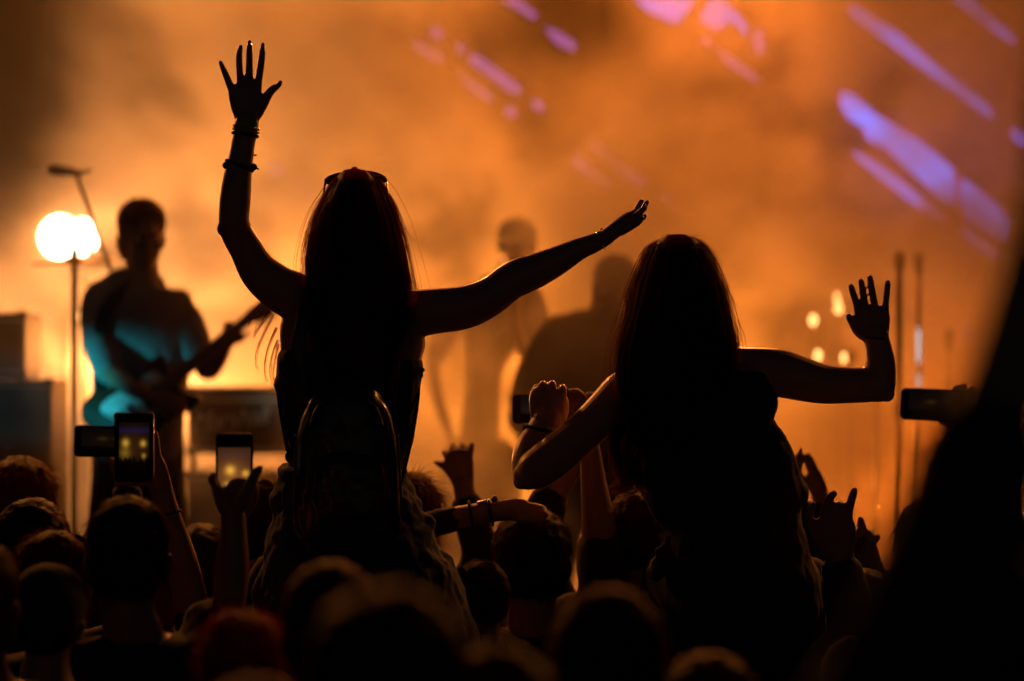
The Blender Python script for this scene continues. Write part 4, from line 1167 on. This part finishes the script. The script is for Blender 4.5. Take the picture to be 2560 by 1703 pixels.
# ------------------------------------------------------------------ phones held up
def screen_mat(name, spots, tint, k, blue=0.0, skyline=0.28):
    m, nt, b, out = nodes(name)
    b.inputs['Base Color'].default_value = (0.01, 0.01, 0.012, 1); b.inputs['Roughness'].default_value = 0.35; b.inputs['Specular IOR Level'].default_value = 0.15
    tc = nt.nodes.new('ShaderNodeTexCoord'); sp = nt.nodes.new('ShaderNodeSeparateXYZ'); nt.links.new(tc.outputs['Generated'], sp.inputs[0])
    U, V = sp.outputs[0], sp.outputs[2]
    def mth(op, a, c=None, clamp=False):
        q = nt.nodes.new('ShaderNodeMath'); q.operation = op; q.use_clamp = clamp
        for i, x in enumerate((a, c)):
            if x is None: continue
            if isinstance(x, (int, float)): q.inputs[i].default_value = x
            else: nt.links.new(x, q.inputs[i])
        return q.outputs[0]
    def vec(c, f):
        q = nt.nodes.new('ShaderNodeVectorMath'); q.operation = 'SCALE'; q.inputs[0].default_value = c
        if isinstance(f, (int, float)): q.inputs['Scale'].default_value = f
        else: nt.links.new(f, q.inputs['Scale'])
        return q.outputs[0]
    def vadd(a, c):
        q = nt.nodes.new('ShaderNodeVectorMath'); q.operation = 'ADD'; nt.links.new(a, q.inputs[0]); nt.links.new(c, q.inputs[1]); return q.outputs[0]
    total = vec(tint, 1.0)
    for (su, sv, w, amp, c) in spots:
        du = mth('SUBTRACT', U, su); dv = mth('MULTIPLY', mth('SUBTRACT', V, sv), 1.6)
        r2 = mth('ADD', mth('MULTIPLY', du, du), mth('MULTIPLY', dv, dv))
        total = vadd(total, vec(c, mth('MULTIPLY', mth('EXPONENT', mth('MULTIPLY', r2, -1.0 / (w * w))), amp)))
    if blue:
        total = vadd(total, vec((0.02, 0.06, 0.5), mth('MULTIPLY', mth('EXPONENT', mth('MULTIPLY', mth('MULTIPLY', mth('SUBTRACT', V, 0.86), mth('SUBTRACT', V, 0.86)), -400.0)), blue)))
    nz = nt.nodes.new('ShaderNodeTexNoise'); nz.inputs['Scale'].default_value = 9; nz.inputs['Detail'].default_value = 3
    mp = nt.nodes.new('ShaderNodeMapping'); mp.inputs['Scale'].default_value = (1, 1, 0.25); nt.links.new(tc.outputs['Generated'], mp.inputs[0]); nt.links.new(mp.outputs[0], nz.inputs['Vector'])
    edge = mth('ADD', mth('MULTIPLY', nz.outputs[0], 0.42), skyline - 0.2)
    mask = mth('MULTIPLY', mth('SUBTRACT', V, edge), 14.0, True)
    sc_ = nt.nodes.new('ShaderNodeVectorMath'); sc_.operation = 'SCALE'; nt.links.new(total, sc_.inputs[0]); nt.links.new(mth('ADD', mth('MULTIPLY', mask, 0.92), 0.08), sc_.inputs['Scale'])
    nt.links.new(sc_.outputs[0], b.inputs['Emission Color']); b.inputs['Emission Strength'].default_value = k
    return m
Yl, Or = (1.0, 0.5, 0.05), (1.0, 0.32, 0.05)
def rrect(w, h, r, n=5):
    out = []
    for cx, cz, a0 in ((w / 2 - r, h / 2 - r, 0), (-w / 2 + r, h / 2 - r, 90), (-w / 2 + r, -h / 2 + r, 180), (w / 2 - r, -h / 2 + r, 270)):
        out += [(cx + r * math.cos(R(a0 + 90 * i / n)), cz + r * math.sin(R(a0 + 90 * i / n))) for i in range(n + 1)]
    return out
def phone(label, cx, cy, w, h, d, smat, scr, roll=0.0, case=False, r=0.012):
    """scr: screen rectangle as shares (u0, v0, u1, v1) of the face"""
    c = P(cx, cy, d); W_, H_ = w * d / F, h * d / F
    ca, sa = math.cos(R(roll)), math.sin(R(roll))
    def T(x, z, y): return c + Vector((x * ca - z * sa, y, x * sa + z * ca))
    root = thing('smartphone', label, 'phone', c)
    mb = MB(); mb.prism(rrect(W_, H_, r), -0.004, 0.004, T); body = mb.build('phone_body', M_plastic, root, smooth=False)
    if case:
        mb = MB(); mb.prism(rrect(W_ + 0.006, H_ + 0.006, r + 0.003), 0.0005, 0.0062, T); mb.build('case', M_plastic, root, smooth=False)
        for sx in (-1, 1):
            for sz in (-1, 1):
                q = T(sx * (W_ / 2 - 0.004), sz * (H_ / 2 - 0.004), 0.0); MB().ell(q, (0.0085, 0.0065, 0.0085), n=10, k=6).build('case_corner', M_plastic, root)
    u0, v0, u1, v1 = scr
    x0, x1, z0, z1 = (u0 - .5) * W_, (u1 - .5) * W_, (v0 - .5) * H_, (v1 - .5) * H_
    mb = MB(); mb.prism([(x0, z0), (x1, z0), (x1, z1), (x0, z1)], -0.0046, -0.0042, T); mb.build('screen', smat, root, smooth=False)
    q = T(W_ * 0.42, 0, 0.0); mb = MB(); mb.box(T(W_ / 2, H_ * 0.2, 0), (0.002, 0.004, 0.02)); link('side_button', mb.mesh('side_button', False), M_plastic, root)
    return root
S1 = screen_mat('phone picture of a dark stage with two yellow lights', [(0.22, .63, .11, .9, Yl), (0.80, .62, .09, .9, Yl), (.2, .45, .16, .30, Yl), (.82, .40, .07, .5, Yl), (.5, .55, .5, .05, Or)], (.006, .003, .002), 0.5, blue=.09, skyline=.3)
S2 = screen_mat('phone picture of an orange stage with two lights', [(0.38, .56, .14, .8, Yl), (0.85, .50, .10, .7, Yl), (.45, .45, .5, .20, Or), (.3, .26, .12, .7, Yl), (.85, .30, .09, .5, Yl)], (.05, .018, .008), 0.85, blue=.02, skyline=.18)
S3 = screen_mat('dim phone picture', [(0.45, .6, .10, .06, Yl), (0.75, .6, .08, .05, Yl), (.5, .5, .5, .010, Or)], (.004, .003, .003), 0.4)
S4 = screen_mat('phone picture with magenta and yellow light', [(0.30, .60, .05, .35, (.9, .03, .35)), (0.46, .5, .07, .5, Yl), (.4, .5, .3, .02, Or)], (.004, .003, .003), 1.0)
phone('cased phone held upright above the short-haired man, showing two yellow lights', 335, 1119, 92, 166, 5.62, S1, (.10, .04, .92, .88), case=True)
phone('dark phone held sideways behind the upright cased phone', 262, 1104, 152, 79, 6.6, S3, (.12, .06, .90, .94), roll=-1.5)
phone('phone held upright in a fist, showing the orange stage', 586, 1158, 93, 150, 5.42, S2, (.06, -.1, .94, .76), r=0.010)
phone('phone held sideways behind the second woman\'s curled hand', 1364, 1023, 166, 74, 6.72, S4, (.12, .06, .88, .94))
phone('dark phone held sideways right of the raised elbow', 2330, 1012, 158, 80, 5.5, S3, (.12, .06, .92, .94), roll=-2.0)

# ------------------------------------------------------------------ the crowd
def traced(d, sleeve, limbs, hand_=None, fingers=None, palm=None, pad=0.014, sl_d=None):
    """an arm drawn joint by joint; shoulder first"""
    def f(sk, sh, shoulder, W):
        p0 = limbs[0]
        first = P(p0[0], p0[1], d + (p0[3] if len(p0) > 3 else 0))
        r0 = p0[2] * d / F
        sk.tube([shoulder, (shoulder + first) / 2, first], [0.055, (0.05 + r0) / 2, r0], n=12)
        sh.tube([shoulder, (shoulder + first) / 2, first], [0.072, (0.066 + r0) / 2 + .008, r0 + pad], n=12)
        L(sk, limbs, d, n=14)
        if sleeve > 1: L(sh, limbs[:sleeve], d, n=14, pad=pad)
        if palm: L(sk, palm, d, flat=0.5, n=14)
        for fg in fingers or []: L(sk, fg, d, n=10, sub=3)
        if hand_: hand_(sk)
    return f

person('person with thick short hair at the far left, nearest the amplifiers', 60, 1155, 6.8, 88, 'full', 'brown', count=3500, yaw=0.1, length=0.02)
person('person with cropped curly hair in front of the thick-haired one at the far left', 88, 1245, 5.95, 98, 'short', 'black', count=5000, length=0.016, yaw=0.15)
def glasses_on(root, c, M, s):
    sunglasses('wire-thin sunglasses on the head of the person beside the short-haired man', P(118, 1348, 5.56), P(188, 1346, 5.56), P(88, 1356, 5.56), P(222, 1352, 5.56), P(76, 1392, 5.5), P(230, 1388, 5.5), 0.028)
person('person with sunglasses on smooth brown hair left of the short-haired man', 142, 1340, 5.55, 88, 'full', 'brown', count=4000, length=0.03, extra=glasses_on)
person('person in a plain cap at the lower left', 125, 1418, 5.05, 84, 'short', 'black', cap='charcoal', count=500)
person('person cut off by the left edge of the picture', -40, 1372, 4.6, 84, 'full', 'brown', count=900)
# short-haired man filming with a raised fist
armA = traced(5.4, 2, [(520, 1560, 48, -.02), (548, 1552, 46, .0), (572, 1510, 42, .0), (578, 1450, 44), (582, 1390, 41), (584, 1335, 34), (583, 1292, 31)],
              palm=[(584, 1296, 32, .02), (594, 1262, 46, .03), (600, 1230, 50, .03), (602, 1208, 46, .03)],
              fingers=[[(600, 1262, 20, -.02), (622, 1225, 17, -.03), (636, 1190, 14, -.02), (650, 1172, 10, -.01), (651, 1168, 8, -.005)],
                       [(552, 1236, 15, .03), (538, 1212, 14, .02), (530, 1195, 11, -.005), (533, 1188, 8, -.012)],
                       [(556, 1252, 15, .03), (544, 1236, 14, .02), (540, 1224, 11, -.01), (548, 1221, 9, -.022)],
                       [(560, 1268, 14, .03), (549, 1258, 13, .015), (546, 1250, 11, -.01), (556, 1246, 9, -.022)],
                       [(565, 1282, 13, .03), (556, 1277, 12, .015), (554, 1270, 10, -.01), (564, 1266, 8, -.02)]])
person('short-haired man holding up a phone in his fist', 325, 1240, 5.3, 108, 'short', 'brown', count=7000, length=0.018, arms={'r': armA}, voxel=0.006, body_px=345)
# slender arm with the cased phone
armB = traced(5.75, 1, [(488, 1560, 44), (474, 1490, 43), (458, 1420, 41), (440, 1350, 35), (422, 1285, 29), (408, 1235, 27)],
              palm=[(409, 1240, 27), (396, 1205, 33), (384, 1170, 34), (378, 1150, 30)],
              fingers=[[(396, 1165, 10), (394, 1130, 9.5), (391, 1100, 8.5, -.015), (389, 1080, 6.5, -.03)], [(380, 1160, 10), (376, 1130, 9.5), (374, 1104, 8)], [(366, 1160, 10), (362, 1132, 9), (360, 1110, 8)],
                       [(388, 1200, 12), (350, 1207, 10, -.04), (318, 1210, 9, -.08), (294, 1209, 6.5, -.10)], [(352, 1165, 9), (350, 1140, 8.5), (349, 1122, 7.5)]])
def hairband(root, c, M, s):
    mb = MB(); ring(mb, P(424, 1284, 5.75), 0.0285, 0.028, P(408, 1235, 5.75) - P(440, 1350, 5.75), 0.003); mb.ell(P(446, 1281, 5.75), (0.005,) * 3); mb.build('hair_tie', M_cloth['black'], root)
person('long-haired woman hidden behind the short-haired man, holding up the cased phone', 372, 1345, 5.95, 78, 'long', 'brown', skin=1, count=800, arms={'r': armB}, extra=hairband, voxel=0.006, body_px=400)
armC = traced(6.66, 3, [(330, 1420, 34), (325, 1330, 32), (318, 1240, 28), (306, 1185, 24)], palm=[(306, 1190, 24), (300, 1162, 28), (296, 1148, 26)],
              fingers=[[(284, 1160, 9, -.02), (276, 1150, 9, -.03), (272, 1143, 7, -.03)], [(296, 1150, 9), (300, 1125, 8, .02), (302, 1105, 7, .02)], [(310, 1150, 9), (314, 1125, 8, .02), (316, 1105, 7, .02)],
                       [(320, 1155, 9), (326, 1132, 8, .02), (328, 1115, 7, .02)], [(290, 1158, 10), (270, 1146, 9, -.02), (262, 1140, 7, -.02)]])
person('person hidden behind the short-haired man, holding the dark sideways phone', 268, 1310, 6.85, 74, 'short', 'black', count=500, arms={'r': armC})
person('dark-haired person far back between the two upright phones', 508, 1308, 6.9, 78, 'short', 'black', count=900)
person('person with rounded dark hair behind the fist with the phone', 640, 1197, 7.15, 72, 'full', 'black', count=900)
person('red-haired person glowing at the lower left', 612, 1540, 4.35, 100, 'full', 'fire', skin=0, count=5000, length=0.03, yaw=0.1)
person('blurred short-haired person in front of the red-haired woman', 828, 1402, 3.95, 128, 'short', 'brown', count=4500)
person('very blurred large dark head at the bottom centre', 975, 1495, 2.65, 200, 'full', 'black', count=900)
person('blurred head at the bottom edge, left of centre', 640, 1690, 3.1, 170, 'short', 'brown', count=900)
person('blurred brownish head low at the bottom, right of the large dark one', 1240, 1615, 2.95, 180, 'short', 'brown', count=900)
person('blurred round-headed person in front of the raised arm', 1518, 1466, 3.55, 152, 'short', 'brown', count=4500)
person('blurred head low at the bottom below the brown-haired woman', 1772, 1628, 3.85, 135, 'short', 'brown', count=1200)
# bearers
def hold(sk, sh, shoulder, W):
    q = 1 if (shoulder - W(0, 0, shoulder.z)).x > 0 else -1
    a = shoulder; e = a + Vector((q * 0.07, 0.12, -0.24)); w = a + Vector((-q * 0.03, 0.30, -0.12))
    sk.tube([a, (a + e) / 2, e, (e + w) / 2, w], [0.055, 0.048, 0.042, 0.036, 0.028], n=12)
    sh.tube([a, (a + e) / 2, e], [0.07, 0.065, 0.06], n=12)
    hand(sk, w, (-q * 0.5, 0.6, 0.2), (0, 1, 0.3), thumb=q, curl=(40, 40, 40, 40))
person('man carrying the red-haired woman on his shoulders', 860, 1118, 6.34, 82, 'short', 'brown', count=500, arms={'l': hold, 'r': hold}, shirt='charcoal')
person('man carrying the brown-haired woman on his shoulders', 1845, 1130, 6.5, 80, 'short', 'brown', count=500, arms={'l': hold, 'r': hold}, shirt='black')
person('person with tousled hair beside the red-haired woman\'s hip', 1018, 1192, 6.75, 76, 'full', 'brown', count=5000, length=0.05, skin=0)
# man with his forearm across his head
armM = traced(6.35, 7, pad=0.004, limbs= [(1130, 1600, 46, .0), (1040, 1500, 44, .0), (988, 1410, 42, .0), (985, 1352, 38, .0), (1030, 1324, 34), (1090, 1308, 32, .0), (1150, 1294, 30), (1215, 1282, 28), (1250, 1276, 27)],  # black sleeve drawn over the bare arm in place of shade
              palm=[(1245, 1278, 27), (1275, 1275, 30), (1310, 1275, 30)],
              fingers=[[(1305, 1268, 10), (1335, 1266, 9.5), (1360, 1270, 8)], [(1308, 1280, 10, -.01), (1340, 1280, 9.5, -.015), (1366, 1286, 8, -.015)], [(1306, 1292, 10, -.01), (1338, 1294, 9, -.02), (1360, 1300, 8, -.02)],
                       [(1302, 1300, 9, -.01), (1328, 1304, 8, -.02), (1346, 1308, 7, -.02)], [(1266, 1256, 9), (1290, 1252, 8), (1308, 1254, 7)]])
def watch(root, c, M, s):
    ax = P(1250, 1276, 6.35) - P(1150, 1294, 6.35)
    mb = MB(); ring(mb, P(1226, 1281, 6.35), 0.0345, 0.034, ax, 0.0045); b = mb.build('watch_strap', M_leather, root)
    mb = MB(); mb.box(P(1208, 1255, 6.35), (0.034, 0.03, 0.010), Matrix.Rotation(R(-13), 3, 'Y'), 0.003); mb.build('watch_case', M_metal, root)
    mb = MB(); ring(mb, P(1178, 1288, 6.35), 0.0365, 0.036, ax, 0.004); mb.build('cord_bracelet', M_cloth['black'], root)
    MB().ell(P(1236, 1248, 6.35), (0.009, 0.012, 0.010)).build('watch_crown', M_darkmetal, root)
person('man with his forearm across the top of his head, wearing a watch', 1330, 1268, 6.45, 104, 'short', 'black', count=5000, arms={'l': armM}, extra=watch, voxel=0.007)
person('person in profile low behind the man with the watch', 1190, 1392, 6.2, 72, 'crop', 'brown', count=500, yaw=-0.9, skin=1)
armO = traced(7.2, 3, [(1205, 1400, 36), (1185, 1320, 33), (1168, 1262, 29), (1158, 1212, 26)], palm=[(1160, 1216, 27), (1152, 1180, 34), (1148, 1150, 36), (1148, 1136, 33)],
              fingers=[[(1124, 1150, 9), (1114, 1136, 8.5, .01), (1110, 1131, 7.5, .03)], [(1136, 1142, 9.5), (1131, 1120, 9, .01), (1133, 1112, 8, .03)], [(1154, 1140, 9.5), (1155, 1118, 9, .01), (1157, 1112, 8, .03)],
                       [(1173, 1144, 9.5), (1178, 1122, 9, .01), (1180, 1112, 8, .02)], [(1130, 1182, 15), (1112, 1168, 10), (1098, 1160, 8.5), (1088, 1156, 6)]])
person('far person raising a fist with the thumb out', 1230, 1345, 7.35, 68, 'short', 'black', count=500, arms={'l': armO}, voxel=0.006)
armR = traced(6.9, 3, [(1340, 1400, 42), (1352, 1310, 42), (1372, 1255, 40), (1400, 1205, 36), (1440, 1150, 28), (1468, 1110, 22)], hand_=lambda sk: hand(sk, P(1468, 1112, 6.9), (0.3, 0.1, 1), (0, -1, 0), thumb=-1))
person('far person reaching up behind the second woman\'s elbow', 1330, 1390, 7.1, 70, 'short', 'brown', count=500, arms={'r': armR})
armT = traced(6.55, 3, [(1515, 1530, 52), (1503, 1440, 50), (1501, 1370, 47), (1497, 1310, 44), (1490, 1255, 38), (1483, 1200, 32), (1477, 1145, 28), (1466, 1085, 26), (1452, 1050, 26)],
              palm=[(1454, 1056, 27), (1442, 1022, 32), (1432, 1000, 30)],
              fingers=[[(1418, 1010, 10), (1414, 992, 10, -.02), (1404, 984, 8, -.03)], [(1430, 1000, 11), (1430, 985, 10, -.02), (1420, 978, 8, -.04)], [(1444, 1000, 11), (1448, 985, 10), (1440, 976, 8, -.03)],
                       [(1456, 1010, 10), (1460, 995, 9), (1454, 986, 7, -.02)], [(1426, 1046, 12), (1410, 1056, 10), (1396, 1060, 8)]])
person('round-headed person filming with a phone held sideways behind the two women', 1592, 1224, 6.65, 82, 'short', 'brown', count=3500, arms={'l': armT}, voxel=0.007)
armU1 = traced(7.1, 3, [(1960, 1440, 36), (1970, 1350, 32), (1978, 1270, 26), (1980, 1235, 22)], palm=[(1980, 1240, 22), (1983, 1208, 24), (1988, 1184, 20)],
               fingers=[[(1988, 1186, 9), (1996, 1155, 8), (2001, 1132, 6.5), (2002, 1122, 5)], [(1980, 1186, 8), (1986, 1158, 7.5), (1992, 1140, 6)], [(1994, 1192, 8, .01), (2000, 1165, 7.5), (2003, 1148, 6)],
                        [(1974, 1194, 7), (1978, 1170, 6.5), (1982, 1158, 5)], [(1996, 1216, 9), (2002, 1200, 7.5), (2004, 1188, 6)]])
armU2 = traced(7.1, 3, [(2085, 1440, 36), (2072, 1350, 32), (2060, 1280, 26), (2052, 1245, 22)], palm=[(2053, 1250, 22), (2044, 1215, 22), (2034, 1185, 19)],
               fingers=[[(2034, 1188, 9), (2026, 1158, 8), (2021, 1138, 6.5)], [(2030, 1190, 8, .01), (2020, 1162, 7.5, .01), (2014, 1142, 6)], [(2042, 1192, 8), (2034, 1165, 7.5), (2028, 1146, 6)],
                        [(2048, 1200, 7), (2042, 1178, 6.5), (2038, 1165, 5)], [(2030, 1224, 9), (2020, 1208, 7.5), (2016, 1196, 6)]])
person('far person clapping with both hands overhead right of the brown-haired woman', 2020, 1405, 7.25, 68, 'short', 'brown', count=500, arms={'l': armU1, 'r': armU2}, voxel=0.005)
armV = traced(6.0, 3, [(2130, 1600, 52), (2118, 1500, 46), (2105, 1430, 40), (2098, 1385, 36)], palm=[(2098, 1395, 36), (2092, 1358, 50), (2086, 1322, 54), (2084, 1306, 50)],
              fingers=[[(2060, 1312, 12), (2064, 1272, 12), (2074, 1246, 11), (2085, 1234, 9)], [(2090, 1308, 14), (2092, 1272, 14), (2100, 1262, 12, .02), (2106, 1270, 10, .04)], [(2112, 1310, 13), (2108, 1278, 13), (2112, 1266, 11, .02), (2112, 1276, 9, .04)],
                       [(2118, 1320, 12), (2122, 1278, 11.5), (2130, 1245, 11), (2136, 1226, 9)], [(2040, 1345, 13), (2026, 1310, 12), (2024, 1280, 11), (2034, 1262, 9)]])
person('person making a horned hand sign at the lower right', 2160, 1420, 6.2, 84, 'short', 'black', count=700, arms={'l': armV}, voxel=0.0048)
armX = traced(6.4, 3, [(2190, 1520, 40), (2170, 1430, 34), (2160, 1375, 28)], palm=[(2160, 1380, 28), (2156, 1352, 30), (2154, 1335, 28)],
              fingers=[[(2156, 1340, 12), (2153, 1312, 12), (2151, 1298, 9)], [(2172, 1345, 10), (2176, 1330, 10, .02), (2172, 1328, 8, .04)], [(2140, 1348, 10), (2136, 1335, 10, .02), (2140, 1332, 8, .04)],
                       [(2130, 1355, 9), (2126, 1345, 9, .02), (2130, 1342, 7, .04)], [(2180, 1360, 11), (2192, 1348, 9), (2196, 1340, 7)]])
person('person raising one finger beside the horned hand sign', 2235, 1425, 6.6, 78, 'short', 'brown', count=600, arms={'l': armX}, voxel=0.006)
armP = traced(5.55, 2, [(2520, 1420, 50), (2500, 1300, 46), (2470, 1180, 40), (2440, 1100, 33), (2422, 1065, 30)], palm=[(2424, 1070, 30), (2412, 1035, 38), (2404, 1010, 38)],
              fingers=[[(2388, 1000, 13), (2386, 980, 12, -.02), (2394, 968, 10, -.03)], [(2404, 995, 13), (2406, 974, 12, -.02), (2410, 966, 10, -.03)], [(2420, 1000, 13), (2426, 978, 12), (2430, 970, 10)],
                       [(2434, 1010, 12), (2440, 990, 11), (2444, 982, 9)], [(2410, 1052, 14), (2384, 1058, 12, -.02), (2360, 1056, 10, -.03), (2348, 1054, 7, -.03)]])
person('shaggy-haired person at the lower right holding the sideways phone', 2345, 1232, 5.1, 112, 'long', 'black', count=2600, length=0.035, arms={'r': armP}, voxel=0.007)
# very near onlooker, raised arm leaving the frame
armZ = traced(2.0, 3, [(2340, 1500, 150), (2400, 1330, 140, .02), (2462, 1120, 118, .04), (2524, 920, 105, .06), (2580, 700, 92, .08), (2625, 470, 80, .1)], hand_=lambda sk: hand(sk, P(2630, 450, 2.1), (0.2, 0.1, 1), (0, -1, 0), thumb=1))
person('very blurred near onlooker at the right edge with an arm raised out of the picture', 2440, 1405, 2.15, 215, 'full', 'black', count=700, arms={'l': armZ}, shirt='black', yaw=-0.2)
